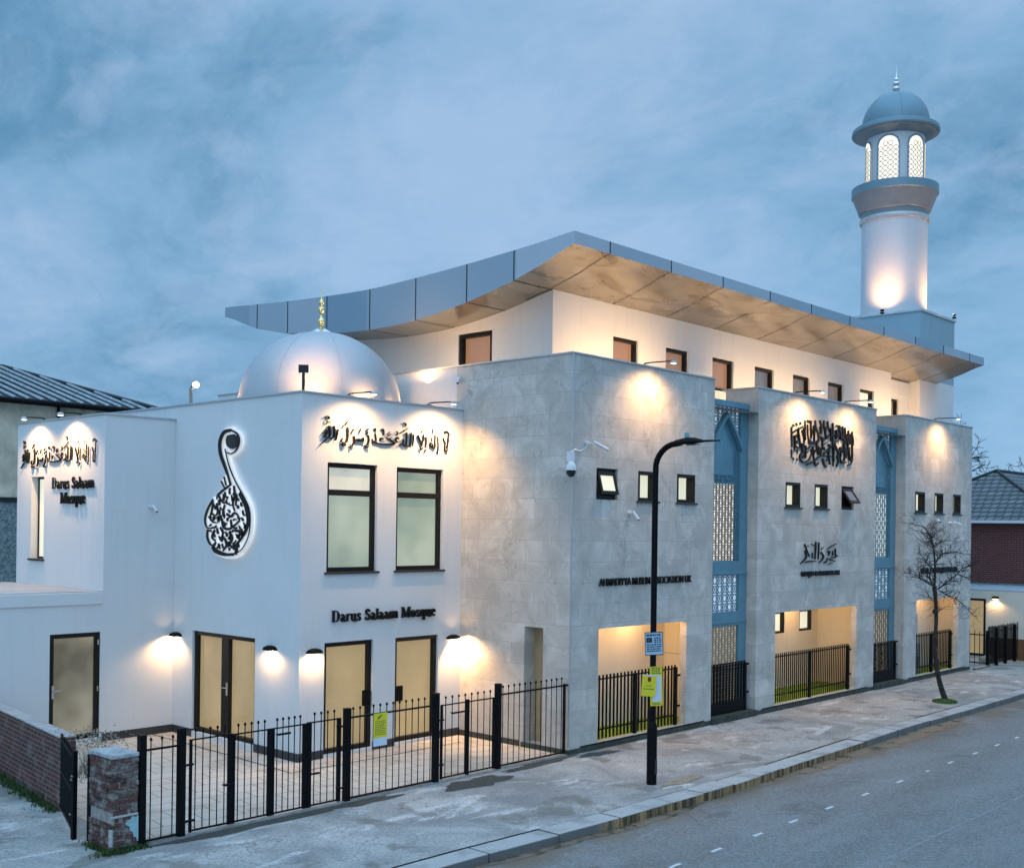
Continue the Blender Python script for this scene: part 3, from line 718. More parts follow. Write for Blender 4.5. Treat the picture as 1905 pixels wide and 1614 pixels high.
# courtyard paving inside the railings
cy_ = MB(); cy_.poly([(-8.75, 0.02, 0.004), (0, 0.02, 0.004), (0, 2.94, 0.004), (-4.07, 2.94, 0.004), (-4.07, 7.21, 0.004), (-8.2, 7.21, 0.004), (-8.62, 2.5, 0.004), (-8.75, 0.6, 0.004)])
struct(cy_.build("courtyard", MT['court'], recalc=False, origin=(0, 0, 0)))
dr = MB()
dl = [(-4.52, 7.2), (-4.58, 4.5), (-4.68, 2.32), (-3.5, 2.28), (-1.8, 2.3), (-0.55, 2.32)]
for (x0, y0), (x1, y1) in zip(dl, dl[1:]):
    d = Vector((x1 - x0, y1 - y0, 0)).normalized(); nn = Vector((-d.y, d.x, 0)) * 0.02
    dr.poly([(x0 - nn.x, y0 - nn.y, 0.0085), (x1 - nn.x, y1 - nn.y, 0.0085), (x1 + nn.x, y1 + nn.y, 0.0085), (x0 + nn.x, y0 + nn.y, 0.0085)])
struct(dr.build("paving_channel", MT['seam'], recalc=False, origin=(0, 0, 0)))
def patch(name, cx_, cy0, rx, ry, mat, z=0.006, seed=1, rot=0.0):
    rd = random.Random(seed); n = 30; pts = []
    ph = [rd.uniform(0, 6.28) for _ in range(4)]
    for k in range(n):
        a = 6.28318 * k / n; q = 1 + 0.22 * math.sin(2 * a + ph[0]) + 0.15 * math.sin(5 * a + ph[1]) + 0.09 * math.sin(9 * a + ph[2])
        px, py = rx * q * math.cos(a), ry * q * math.sin(a)
        pts.append((cx_ + px * math.cos(rot) - py * math.sin(rot), cy0 + px * math.sin(rot) + py * math.cos(rot), z))
    m = MB(); m.poly(pts); return struct(m.build(name, mat, recalc=False, origin=(0, 0, 0)))
patch("tarmac_patch", -2.85, -0.42, 0.62, 0.33, MT['tarmac'], 0.006, 3)
patch("tarmac_patch", -7.0, -0.12, 1.35, 0.17, MT['tarmac'], 0.0055, 8)
patch("tarmac_patch", -5.2, -0.12, 0.75, 0.16, MT['tarmac'], 0.006, 12)
patch("tarmac_patch", -1.0, -0.14, 1.0, 0.13, MT['tarmac'], 0.0065, 15)
patch("tarmac_patch", 0.55, -0.3, 0.5, 0.14, MT['tarmac'], 0.006, 17)
patch("tarmac_patch", -0.2, -2.75, 0.5, 0.16, simple("ochre_mortar", (0.30, 0.24, 0.165), 0.9, 0, 0.4, 9), 0.007, 21)

# ================================================================== MOSQUE
mosque = thing("mosque", "long mosque with white rendered wing, grey stone front and a swept metal roof", "mosque", (0, 0, 0))
H = 7.6
# windows ----------------------------------------------------------
def window(parent, ax, c, u0, u1, z0, z1, d=0.12, fw=0.06, pane='pane_white', sill=True, transom=None, top='pane_white', name='window', label=None, depth=None, gap=0.012, rails=()):
    dp = depth if depth else 0.07
    mb = MB(); mb.wring(ax, c, u0 + 0.002, u1 - 0.002, z0 + 0.002, z1 - 0.002, fw, d - dp, d + 0.03)
    if transom: mb.wbox(ax, c, u0 + fw, u1 - fw, d - dp, d + 0.02, transom - 0.055, transom + 0.055)
    for r_ in rails: mb.wbox(ax, c, r_ - 0.05, r_ + 0.05, d - dp, d + 0.02, z0 + fw, z1 - fw)
    w = mb.build(name, MT['frame'], parent, bevel=0.006)
    if label: w['label'] = label
    p = MB(); p.wbox(ax, c, u0 + fw - 0.01, u1 - fw + 0.01, d, d + 0.012, z0 + fw - 0.01, (transom - 0.05) if transom else z1 - fw + 0.01); p.build("pane", MT[pane], w)
    if transom:
        p = MB(); p.wbox(ax, c, u0 + fw - 0.01, u1 - fw + 0.01, d, d + 0.012, transom + 0.05, z1 - fw + 0.01); p.build("fanlight", MT[top], w)
    if sill:
        s = MB(); s.wbox(ax, c, u0 - 0.05, u1 + 0.05, -0.05, d - dp - 0.002, z0 - 0.035, z0 + 0.004); s.build("sill", MT['sill'], w, bevel=0.005)
    return w
def tilted_sash(parent, ax, c, u0, u1, z0, z1, ang, pane):
    """dark window box with its top-hung sash pushed open"""
    mb = MB(); mb.wring(ax, c, u0 + 0.002, u1 - 0.002, z0 + 0.002, z1 - 0.002, 0.075, 0.06, 0.2)
    mb.wbox(ax, c, u0 + 0.07, u1 - 0.07, 0.19, 0.2, z0 + 0.07, z1 - 0.07)
    w = mb.build("window", MT['frame'], parent, bevel=0.005); w['label'] = "small square window with its sash tilted open"
    sh = MB(); pn = MB(); n = MB()
    a, b = u0 + 0.06, u1 - 0.06; h = z1 - z0 - 0.16; t0 = z1 - 0.08
    def P(u, s, o): return mb.wpt(ax, c, u, 0.07 - math.sin(ang) * s - math.cos(ang) * o, t0 - math.cos(ang) * s + math.sin(ang) * 0 - math.sin(ang) * o * -1)
    def slab(m, ua, ub, sa, sb, oa, ob):
        m.add([P(ua, sa, oa), P(ub, sa, oa), P(ub, sb, oa), P(ua, sb, oa), P(ua, sa, ob), P(ub, sa, ob), P(ub, sb, ob), P(ua, sb, ob)],
              [(0, 3, 2, 1), (4, 5, 6, 7), (0, 1, 5, 4), (1, 2, 6, 5), (2, 3, 7, 6), (3, 0, 4, 7)])
    slab(sh, a, b, 0, 0.07, 0, 0.05); slab(sh, a, b, h - 0.07, h, 0, 0.05); slab(sh, a, a + 0.07, 0.07, h - 0.07, 0, 0.05); slab(sh, b - 0.07, b, 0.07, h - 0.07, 0, 0.05)
    s = sh.build("sash", MT['frame'], w, bevel=0.004)
    slab(pn, a + 0.06, b - 0.06, 0.06, h - 0.06, 0.015, 0.03); pn.build("pane", MT[pane], w)
def door(parent, ax, c, u0, u1, z0, z1, d=0.14, fw=0.085, pane='pane_door', leaves=1, handle=None, name='door', label=None, mail=None, hinge=None):
    mb = MB(); mb.wring(ax, c, u0 + 0.002, u1 - 0.002, z0 + 0.002, z1 - 0.002, fw, d - 0.09, d + 0.04)
    if leaves == 2:
        m_ = (u0 + u1) / 2; mb.wbox(ax, c, m_ - 0.13, m_ + 0.13, d - 0.08, d + 0.03, z0 + fw, z1 - fw)
    w = mb.build(name, MT['frame'], parent, bevel=0.006)
    if label: w['label'] = label
    if leaves == 1: spans = [(u0 + fw - 0.01, u1 - fw + 0.01)]
    else: spans = [(u0 + fw - 0.01, (u0 + u1) / 2 - 0.125), ((u0 + u1) / 2 + 0.125, u1 - fw + 0.01)]
    for a, b in spans:
        p = MB(); p.wbox(ax, c, a, b, d, d + 0.012, z0 + fw - 0.01, z1 - fw + 0.01); p.build("pane", MT[pane], w)
    if handle is not None:
        h = MB(); hz_ = z0 + 0.98
        h.wbox(ax, c, handle - 0.022, handle + 0.022, d - 0.105, d - 0.092, hz_ - 0.15, hz_ + 0.10)
        P0 = h.wpt(ax, c, handle, d - 0.105, hz_); P1 = h.wpt(ax, c, handle, d - 0.15, hz_); P2 = h.wpt(ax, c, handle + 0.15, d - 0.15, hz_)
        h.tube([P0, P1, P2], 0.012); h.build("handle", MT['steel'], w, smooth=40)
    if mail is not None:
        h = MB(); h.wbox(ax, c, mail - 0.10, mail + 0.10, d - 0.125, d - 0.0925, z0 + 0.80, z0 + 1.10); h.build("door_lock_case", MT['black'], w, bevel=0.008)
    if hinge is not None:
        for k, zz in enumerate((0.12, 0.95, 1.85)):
            h = MB(); h.wbox(ax, c, hinge - 0.012, hinge + 0.012, d - 0.12, d - 0.0925, z0 + zz - 0.05, z0 + zz + 0.05); h.build("hinge", MT['steel'], w)
    return w
# white wing -------------------------------------------------------
WF, WL, WX2, WY2, WY3 = 2.94, -4.07, -5.61, 7.21, 11.1
W1 = (-3.48, -2.28, 3.42, 5.45); W2 = (-1.79, -0.54, 3.42, 5.44)
D1 = (-3.50, -2.33, 0.06, 2.12); D2 = (-1.77, -0.62, 0.06, 2.11)
DL = (4.31, 6.48, 0.12, 2.14); WS = (9.81, 10.42, 3.49, 5.24)
mb = MB()
mb.wwall('Y', WF, WL, 0, 0, 6.68, [W1, W2, D1, D2]); mb.wwall('X', WL, WF, 13, 0, 6.68, [DL])
mb.wwall('Y', WY2, WX2, WL - 0.0015, 0, 6.40); mb.wwall('X', WX2, WY2, WY3, 0, 6.40, [WS], rev=0.25)
mb.wwall('Y', WY3, WX2, WL, 0, 6.4); mb.wwall('Y', 13, WL, 0, 0, 6.68)
mb.wwall('Y', WF + 0.28, WL + 0.28, 0, 6.3, 6.68); mb.wwall('X', WL + 0.28, WF + 0.28, 13, 6.3, 6.68)
mb.wwall('Y', WY2 + 0.25, WX2 + 0.25, WL, 6.1, 6.4); mb.wwall('X', WX2 + 0.25, WY2 + 0.25, WY3, 6.1, 6.4)
mb.build("wing_wall", MT['white'], mosque, recalc=False)
mb = MB(); mb.poly([(WL, WF, 6.36), (0, WF, 6.36), (0, 13, 6.36), (WL, 13, 6.36)]); mb.poly([(WX2, WY2, 6.16), (WL, WY2, 6.16), (WL, WY3, 6.16), (WX2, WY3, 6.16)])
mb.poly([(0, 0, 7.02), (19.65, 0, 7.02), (19.65, 12, 7.02), (0, 12, 7.02)])
mb.build("roof_deck", MT['felt'], mosque)
mb = MB()
def coping(x0, x1, y0, y1, z): mb.box(x0, x1, y0, y1, z, z + 0.035)
coping(WL - 0.03, -0.002, WF - 0.03, WF + 0.30, 6.68); coping(WL - 0.03, WL + 0.30, WF + 0.301, 13, 6.68)
coping(WX2 - 0.03, WL - 0.002, WY2 - 0.03, WY2 + 0.27, 6.40); coping(WX2 - 0.03, WX2 + 0.27, WY2 + 0.271, WY3, 6.40)
coping(-0.03, 4.90, -0.03, 0.28, H); coping(-0.03, 0.28, 0.281, 12, H); coping(6.73, 12.89, -0.03, 0.28, H); coping(14.73, 19.67, -0.03, 0.28, H)
for a in (6.73, 14.73): coping(a, a + 0.3, 0.281, 1.0, H)
mb.build("parapet_coping", MT['coping'], mosque, bevel=0.006)
pb = 0.16     # dark plinth band round the wing
for q_ in ((WL - 0.012, D1[0] - 0.002, WF - 0.012, WF + 0.05, 0, pb), (D1[1] + 0.002, D2[0] - 0.002, WF - 0.012, WF + 0.05, 0, pb), (D2[1] + 0.002, 0, WF - 0.012, WF + 0.05, 0, pb), (WL - 0.012, WL + 0.05, WF + 0.0505, DL[0], 0, pb), (WL - 0.012, WL + 0.05, DL[1], WY2 - 0.0125, 0, pb), (WX2, WL, WY2 - 0.012, WY2 + 0.05, 0, pb), (-0.012, 0.05, 1.25, WF - 0.0125, 0, 0.12)):
    mb = MB(); mb.box(*q_); mb.build("wing_plinth", MT['plinth'], mosque)
window(mosque, 'Y', WF, *W1, d=0.13, fw=0.085, pane='pane_frost', top='pane_frost_top', transom=4.90, label="tall frosted window with bright fanlight, darker lower pane")
window(mosque, 'Y', WF, *W2, d=0.13, fw=0.085, pane='pane_frost', top='pane_frost', transom=4.90)
window(mosque, 'X', WX2, *WS, d=0.17, fw=0.045, pane='pane_white', depth=0.02, label="slim tall window glowing cream")
door(mosque, 'Y', WF, *D1, mail=D1[1] - 0.13, handle=None); door(mosque, 'Y', WF, *D2, mail=D2[0] + 0.13)
door(mosque, 'X', WL, *DL, leaves=2, label="double glazed door glowing tan", handle=5.30)
# stone front ------------------------------------------------------
SW = [[(0.75, 1.42), (2.10, 2.76), (3.47, 4.16)], [(8.02, 8.75), (9.46, 10.16), (10.90, 11.60)], [(15.43, 16.13), (16.80, 17.46), (18.17, 18.80)]]
SZ = (4.86, 5.47)
PO = [(0.88, 3.90, 0.13, 2.34), (7.62, 11.84, 0.13, 2.34), (15.61, 18.69, 0.13, 2.33)]
BX = [(0.0, 4.88), (6.75, 12.87), (14.75, 19.65)]
for k in range(3):
    mb = MB(); a, b = BX[k]
    mb.wwall('Y', 0.0, a, b, 0.0, H, [(*u, *SZ, 0.06) for u in SW[k]] + [(*PO[k], 0.16)])
    mb.wwall('X', b, 0.0, 0.9 if k < 2 else 12, 0.0, H)
    if k == 0: mb.wwall('X', 0.0, 0.0, 3.13, 0.0, H, [(0.66, 1.15, 0.10, 2.36, 0.30)])
    else: mb.wwall('X', a, 0.0, 0.9, 0.0, H)
    # parapet inner faces
    mb.wwall('Y', 0.25, a + 0.0, b, 7.0, H)
    if k == 0: mb.wwall('X', 0.25, 0.25, 3.13, 7.0, H)
    mb.build("stone_bay", MT['stone'], mosque, recalc=False)
    for i, u in enumerate(SW[k]):
        if (k, i) == (0, 0): tilted_sash(mosque, 'Y', 0.0, *u, *SZ, 0.26, 'pane_white')
        elif (k, i) == (1, 2): tilted_sash(mosque, 'Y', 0.0, *u, *SZ, 0.62, 'pane_dim')
        else: window(mosque, 'Y', 0.0, *u, *SZ, d=0.19, fw=0.07, pane='pane_white', depth=0.19)
mb = MB(); mb.box(-0.015, 0.015, -0.02, 0.0, 0.16, H - 0.002)
mb.build("corner_trim", MT['coping'], mosque)
mb = MB(); mb.wbox('X', 0.30, 0.66, 1.15, 0.0, 0.02, 0.10, 2.36); mb.build("niche_back", simple("tan_door_panel", (0.40, 0.29, 0.165), 0.5, 0, 0.2, 2), mosque)
mb = MB(); mb.wwall('X', 0.0, 3.13, 12.0, 6.3, H); mb.wwall('X', 0.25, 3.13, 12, 7.0, H); mb.wwall('Y', 12.0, 0, 19.65, 0, H)
mb.build("hall_side_wall", MT['white'], mosque, recalc=False)
mb = MB()   # mossy plinth and thresholds below the stone front
for a, b in BX: mb.box(a - 0.018 if a == 0 else a, b, -0.018, 0.04, 0.0, 0.10)
mb.box(-0.0185, 0.03, 0.041, 1.2, 0, 0.10)
for a, b in ((4.881, 6.749), (12.871, 14.749)): mb.box(a, b, -0.06, 0.28, 0.0, 0.14)
mb.build("stone_plinth", MT['mossy'], mosque)
# porches behind the openings: cream rooms, lit from their ceilings
PR = [(0.35, 4.64, 1.10), (7.05, 12.55, 1.50), (15.1, 19.30, 0.95)]
for k, (a, b, y) in enumerate(PR):
    mb = MB(); z0, z1 = 0.12, 2.62
    holes = []
    if k == 1: holes = [(10.02, 10.73, 1.57, 2.15, 0.14), (11.51, 12.22, 1.57, 2.15, 0.14)]
    mb.wwall('Y', y, a, b, z0, z1, holes)
    mb.poly([(a, 0.161, z0), (a, y, z0), (a, y, z1), (a, 0.161, z1)]); mb.poly([(b, 0.161, z0), (b, y, z0), (b, y, z1), (b, 0.161, z1)])
    mb.poly([(a, 0.161, z1), (b, 0.161, z1), (b, y, z1), (a, y, z1)])
    o0, o1, p0, p1 = PO[k]
    for q in [(a, o0, z0, z1), (o1, b, z0, z1), (o0, o1, p1, z1)]: mb.poly([(q[0], 0.161, q[2]), (q[1], 0.161, q[2]), (q[1], 0.161, q[3]), (q[0], 0.161, q[3])])
    w = mb.build("porch_lining", MT['cream'], mosque, recalc=False)
    mb = MB(); mb.box(a, b, -0.03 if False else 0.0, y, 0.06, 0.128); t = mb.build("porch_floor", MT['turf'], mosque)
    for h in holes: window(mosque, 'Y', y, h[0], h[1], h[2], h[3], d=0.11, fw=0.055, pane='pane_white', sill=False, depth=0.1)
mb = MB()
for q in [(3.2, 1.14, 0.012)]: mb.box(4.635, 4.639, 0.17, 1.09, 1.52, 1.528)
mb.build("panel_joint", MT['sill'], mosque)
# upper storey and swept roof --------------------------------------
TOP = [(-0.03, 9.90), (0.75, 9.83), (1.53, 9.77), (2.85, 9.69), (4.40, 9.62), (5.92, 9.58), (7.46, 9.62), (8.99, 9.69), (10.26, 9.77), (11.69, 9.86)]
BOT = [(-0.03, 9.66), (0.75, 9.40), (1.53, 9.17), (2.85, 8.90), (4.40, 8.71), (5.92, 8.67), (7.46, 8.75), (8.99, 8.93), (10.26, 9.17), (11.69, 9.61)]
def interp(tab, y):
    for (a, b), (c, d) in zip(tab, tab[1:]):
        if a <= y <= c: return b + (d - b) * (y - a) / (c - a)
    return tab[-1][1]
def fine(tab, n=6):
    out = []
    for i in range(len(tab) - 1):
        p0 = tab[max(i - 1, 0)]; p1 = tab[i]; p2 = tab[i + 1]; p3 = tab[min(i + 2, len(tab) - 1)]
        for k in range(n):
            t = k / n; q = [0.5 * (2 * p1[j] + (p2[j] - p0[j]) * t + (2 * p0[j] - 5 * p1[j] + 4 * p2[j] - p3[j]) * t * t + (3 * p1[j] - p0[j] - 3 * p2[j] + p3[j]) * t ** 3) for j in (0, 1)]
            out.append((p1[0] + (p2[0] - p1[0]) * t, q[1]))
    return out + [tab[-1]]
TF, BF = fine(TOP), fine(BOT)
RX0, RX1 = -0.03, 20.46
rf = MB()
n = len(TF)
rf.add([(RX0, y, z) for y, z in TF] + [(RX1, y, z) for y, z in TF], [(i, i + 1, n + i + 1, n + i) for i in range(n - 1)])
rf.add([(RX0, y, z) for y, z in TF] + [(RX0, y, z) for y, z in BF], [(i, i + 1, n + i + 1, n + i) for i in range(n - 1)])
rf.add([(RX1, y, z) for y, z in TF] + [(RX1, y, z) for y, z in BF], [(i, i + 1, n + i + 1, n + i) for i in range(n - 1)])
rf.poly([(RX0, -0.03, 9.66), (RX1, -0.03, 9.66), (RX1, -0.03, 9.90), (RX0, -0.03, 9.90)])
rf.poly([(RX0, 11.69, 9.61), (RX1, 11.69, 9.61), (RX1, 11.69, 9.86), (RX0, 11.69, 9.86)])
roof = rf.build("roof", MT['fascia'], mosque, smooth=35)
so = MB(); so.add([(RX0, y, z) for y, z in BF] + [(RX1, y, z) for y, z in BF], [(i, i + 1, n + i + 1, n + i) for i in range(n - 1)])
so.build("soffit", MT['soffit'], roof, smooth=35)
jt = MB()
for jx in (1.05, 3.12, 5.11, 7.14, 9.13, 11.18, 13.20, 15.24, 17.25, 19.27):
    jt.box(jx - 0.012, jx + 0.012, -0.036, -0.031, 9.655, 9.902)
    for (y0, z0), (y1, z1) in zip(BF, BF[1:]):
        if y0 > 2.0: break
        jt.add([(jx - 0.011, y0, z0 - 0.006), (jx + 0.011, y0, z0 - 0.006), (jx + 0.011, y1, z1 - 0.006), (jx - 0.011, y1, z1 - 0.006)], [(0, 1, 2, 3)])
for jy in (1.53, 2.85, 4.40, 5.92, 7.46, 8.99, 10.26):
    zt, zb = interp(TOP, jy), interp(BOT, jy)
    jt.box(RX0 - 0.006, RX0 - 0.001, jy - 0.012, jy + 0.012, zb, zt)
    jt.add([(RX0, jy - 0.012, zb - 0.008), (1.13, jy - 0.012, zb - 0.008), (1.13, jy + 0.012, zb - 0.008), (RX0, jy + 0.012, zb - 0.008)], [(0, 1, 2, 3)])
jt.build("panel_joints", MT['seam'], roof)
UX, UY, UE = 1.13, 1.50, 17.03
UW = [(3.15, 4.07), (5.13, 6.06), (7.08, 8.04), (9.05, 10.01), (11.0, 11.95), (12.97, 13.92), (14.95, 15.86)]
UZ = (7.70, 8.50)
mb = MB()
mb.wwall('Y', UY, UX, UE, 7.0, 9.22, [(*u, *UZ, 0.16) for u in UW])
holeL = (3.22, 4.26, 7.62, 8.54)
# left gable follows the soffit line
def gable(x, ya, yb, step=0.4):
    ys = [ya]
    while ys[-1] + step < yb: ys.append(ys[-1] + step)
    ys.append(yb); return ys
for y0, y1 in zip(gable(0, UY, 8.6), gable(0, UY, 8.6)[1:]):
    t0, t1 = interp(BOT, y0) + 0.06, interp(BOT, y1) + 0.06
    cuts = sorted({y0, y1, *[v for v in holeL[:2] if y0 < v < y1]})
    for c0, c1 in zip(cuts, cuts[1:]):
        ta = interp(BOT, c0) + 0.06; tb = interp(BOT, c1) + 0.06
        if holeL[0] - 1e-6 <= c0 and c1 <= holeL[1] + 1e-6:
            mb.poly([(UX, c0, 7.0), (UX, c1, 7.0), (UX, c1, holeL[2]), (UX, c0, holeL[2])]); mb.poly([(UX, c0, holeL[3]), (UX, c1, holeL[3]), (UX, c1, tb), (UX, c0, ta)])
        else: mb.poly([(UX, c0, 7.0), (UX, c1, 7.0), (UX, c1, tb), (UX, c0, ta)])
P = lambda y, d, z: (UX + d, y, z)
a, b, e_, f_ = holeL
mb.poly([P(a, 0, e_), P(a, .16, e_), P(a, .16, f_), P(a, 0, f_)]); mb.poly([P(b, 0, e_), P(b, .16, e_), P(b, .16, f_), P(b, 0, f_)])
mb.poly([P(a, 0, e_), P(b, 0, e_), P(b, .16, e_), P(a, .16, e_)]); mb.poly([P(a, 0, f_), P(b, 0, f_), P(b, .16, f_), P(a, .16, f_)])
mb.wwall('X', UE, UY, 1.86, 7.0, 9.22); mb.wwall('Y', 1.86, UE, 19.13, 7.0, 9.12, [(17.85, 18.38, 7.70, 8.50, 0.16)]); mb.wwall('X', 19.5, 4.3, 8.6, 7, 8.9); mb.wwall('Y', 8.6, UX, 19.5, 7, 8.95)
mb.build("upper_wall", MT['white'], mosque, recalc=False)
mb = MB(); mb.wbox('Y', 1.86, UE + 0.002, 19.12, -0.05, -0.002, 8.62, 9.08); mb.build("bulkhead", MT['white'], mosque, bevel=0.01)
for i, u in enumerate(UW):
    window(mosque, 'Y', UY, *u, *UZ, d=0.15, fw=0.075, pane='pane_brown' if i < 3 else ('pane_white' if i == 6 else 'pane_dim'), sill=False, depth=0.1)
window(mosque, 'Y', 1.86, 17.85, 18.38, *UZ, d=0.15, fw=0.07, pane='pane_dim', sill=False, depth=0.1)
window(mosque, 'X', UX, *holeL, d=0.15, fw=0.09, pane='pane_brown', sill=False, depth=0.12)
# silver dome on the wing -----------------------------------------
DX, DY, DR, DZ = -1.93, 5.20, 1.67, 6.72
prof = [(DR * 0.985, 6.36), (DR, 6.6)]
for i in range(0, 25):
    a = math.pi / 2 * i / 24; prof.append((max(DR * math.cos(a), 0.004), DZ + 1.56 * math.sin(a) ** 0.98))
mb = MB(); mb.lathe(DX, DY, prof, 72); dome = mb.build("dome", MT['dome'], mosque, smooth=50)
mb = MB()
for k in range(8):
    a = R(22 + 45 * k); mb.tube([(DX + (r + 0.002) * math.cos(a), DY + (r + 0.002) * math.sin(a), z + 0.002) for r, z in prof[:-1]], 0.0035, 5)
mb.build("dome_seams", MT['coping'], dome)
fz = DZ + 1.555
mb = MB(); mb.lathe(DX, DY, [(0.30, fz - 0.045), (0.27, fz - 0.015), (0.13, fz + 0.07), (0.06, fz + 0.10), (0.002, fz + 0.10)], 24); mb.build("finial_collar", MT['chrome'], dome, smooth=40)
mb = MB(); s_ = fz + 0.10
mb.lathe(DX, DY, [(0.042, s_), (0.04, s_ + .05), (0.07, s_ + .09), (0.085, s_ + .13), (0.07, s_ + .17), (0.035, s_ + .20), (0.03, s_ + .30), (0.065, s_ + .335), (0.08, s_ + .375), (0.065, s_ + .415), (0.03, s_ + .445), (0.035, s_ + .47), (0.06, s_ + .50), (0.065, s_ + .52), (0.04, s_ + .56), (0.018, s_ + .60), (0.012, s_ + .72), (0.002, s_ + .86)], 20)
mb.build("finial", MT['gold'], dome, smooth=50)

# blue lattice screens between the stone bays ----------------------
def lattice(mb, x0, x1, z0, z1, y, t=0.022, cell=0.235, inside=None, yd=0.02):
    nx = max(2, round((x1 - x0) / cell)); nz = max(2, round((z1 - z0) / cell)); cw = (x1 - x0) / nx; ch = (z1 - z0) / nz
    def bar(a, b):
        (xa, za), (xb, zb) = a, b; L = math.hypot(xb - xa, zb - za)
        if L < 1e-6: return
        m_ = ((xa + xb) / 2, (za + zb) / 2)
        if inside and not inside(*m_): return
        px, pz = -(zb - za) / L * t / 2, (xb - xa) / L * t / 2
        mb.add([(xa + px, y, za + pz), (xb + px, y, zb + pz), (xb - px, y, zb - pz), (xa - px, y, za - pz),
                (xa + px, y + yd, za + pz), (xb + px, y + yd, zb + pz), (xb - px, y + yd, zb - pz), (xa - px, y + yd, za - pz)],
               [(0, 1, 2, 3), (0, 4, 5, 1), (1, 5, 6, 2), (2, 6, 7, 3), (3, 7, 4, 0)])
    for i in range(nx):
        for j in range(nz):
            cx_, cz_ = x0 + (i + .5) * cw, z0 + (j + .5) * ch; rr = 0.40
            ring = [(cx_ + rr * cw * math.cos(R(22.5 + 45 * k)), cz_ + rr * ch * math.sin(R(22.5 + 45 * k))) for k in range(8)]
            for k in range(8): bar(ring[k], ring[(k + 1) % 8])
            for k, (sx, sz) in enumerate([(1, 1), (-1, 1), (-1, -1), (1, -1)]):
                bar((cx_ + rr * cw * 0.72 * sx, cz_ + rr * ch * 0.72 * sz), (cx_ + 0.5 * cw * sx, cz_ + 0.5 * ch * sz))
            if (i + j) % 2: bar((cx_, cz_ - rr * ch * .5), (cx_, cz_ + rr * ch * .5))
for gi, (g0, g1) in enumerate(((4.88, 6.75), (12.87, 14.75))):
    sc_ = MB(); Y0 = 0.27; m0, m1 = g0 + 0.30, g1 - 0.32; mid = (g0 + g1) / 2
    sc_.box(g0 + 0.002, m0, Y0, Y0 + 0.09, 0.14, 7.10); sc_.box(m1, g1 - 0.002, Y0, Y0 + 0.09, 0.14, 7.10)
    sc_.box(g0 + 0.002, g1 - 0.002, Y0 - 0.03, Y0 + 0.09, 7.101, 7.24); sc_.box(m0, m1, Y0 + 0.002, Y0 + 0.09, 3.25, 3.58); sc_.box(g0 + 0.003, g1 - 0.003, Y0 - 0.025, Y0 + 0.001, 3.28, 3.34)
    sc_.box(m0, m1, Y0 + 0.002, Y0 + 0.09, 2.10, 2.43); sc_.box(g0 + 0.003, g1 - 0.003, Y0 - 0.02, Y0 + 0.001, 2.16, 2.22); sc_.box(m0, m1, Y0 + 0.002, Y0 + 0.09, 0.14, 0.3)
    scr = sc_.build("lattice_screen", MT['blue'], mosque, bevel=0.008)
    # pointed arch
    sp0, sp1, apz, spz = m0, m1, 6.86, 6.12
    def arc(s, w=0.0):
        return [(mid + s * (m1 - mid - w) * (1 - (k / 10) ** 1.0 * 1.0) , spz + (apz - spz - w) * (math.sin(k / 10 * math.pi / 2) * 0.35 + k / 10 * 0.65)) for k in range(11)]
    ar = MB()
    for s in (-1, 1):
        A, B = arc(s, 0.0), arc(s, 0.0)
        for (xa, za), (xb, zb) in zip(A, A[1:]):
            for w0, w1, y0, y1 in ((0.0, 0.10, Y0 - 0.05, Y0 + 0.06),):
                d = Vector((xb - xa, 0, zb - za)).normalized(); nrm = Vector((-d.z * s * -1, 0, d.x * s * -1)) * 0.10 * -1
                ar.prism([(xa, y0, za), (xb, y0, zb), (xb + 0, y0, zb + 0.12), (xa + 0, y0, za + 0.12)], (0, y1 - y0, 0))
    ar.build("arch", MT['blue'], scr)
    def above(x, z, s0=spz, mid=mid, m1=m1):
        t = 1 - abs(x - mid) / (m1 - mid); return z > s0 + 0.10 + (apz - spz) * (math.sin(max(t, 0) * math.pi / 2) * 0.35 + max(t, 0) * 0.65)
    lt = MB(); lattice(lt, m0, m1, 6.1, 7.10, Y0 + 0.05, 0.018, 0.19, above); lattice(lt, m0, m1, 2.43, 3.25, Y0 + 0.05, 0.017, 0.205)
    lattice(lt, m0 + 0.02, m0 + 0.2, 3.6, 6.1, Y0 + 0.06, 0.012, 0.16); lattice(lt, m1 - 0.17, m1 - 0.01, 3.6, 6.1, Y0 + 0.06, 0.012, 0.16); lattice(lt, m0 + .2, m1 - .17, 5.36, 5.56, Y0 + 0.06, 0.012, 0.16)
    lt.build("lattice", MT['blue'], scr)
    pb_ = MB(); pb_.box(m0, m1, Y0 + 0.075, Y0 + 0.085, 2.43, 3.25); pb_.build("pale_panel", MT['paleback'], scr)
    pb_ = MB(); pb_.box(m0, m1, Y0 + 0.0875, Y0 + 0.098, 5.95, 7.1); pb_.build("pale_panel", MT['paleback'], scr)
    bp = MB(); bp.poly([(m0, Y0 + 0.08, 3.58), (m1, Y0 + 0.08, 3.58)] + [(x, Y0 + 0.08, z + 0.05) for x, z in arc(1)] + [(x, Y0 + 0.08, z + 0.05) for x, z in reversed(arc(-1))]); bp.build("blue_panel", MT['bluepanel'], scr)
    lw = MB(); lw.box(mid - 0.44, m1 - 0.17, Y0 + 0.066, Y0 + 0.074, 3.60, 5.34); l_ = lw.build("lit_panel", MT['screen_glow'], scr)
    l2 = MB(); lattice(l2, mid - 0.44, m1 - 0.17, 3.60, 5.34, Y0 + 0.05, 0.010, 0.125); l2.build("lit_panel_lattice", MT['blue'] if gi else MT['sill'], scr)
    lo = MB(); lo.box(m0, m1, Y0 + 0.06, Y0 + 0.07, 0.30, 2.10); lo.build("lower_panel", MT['screen_glow2'], scr)
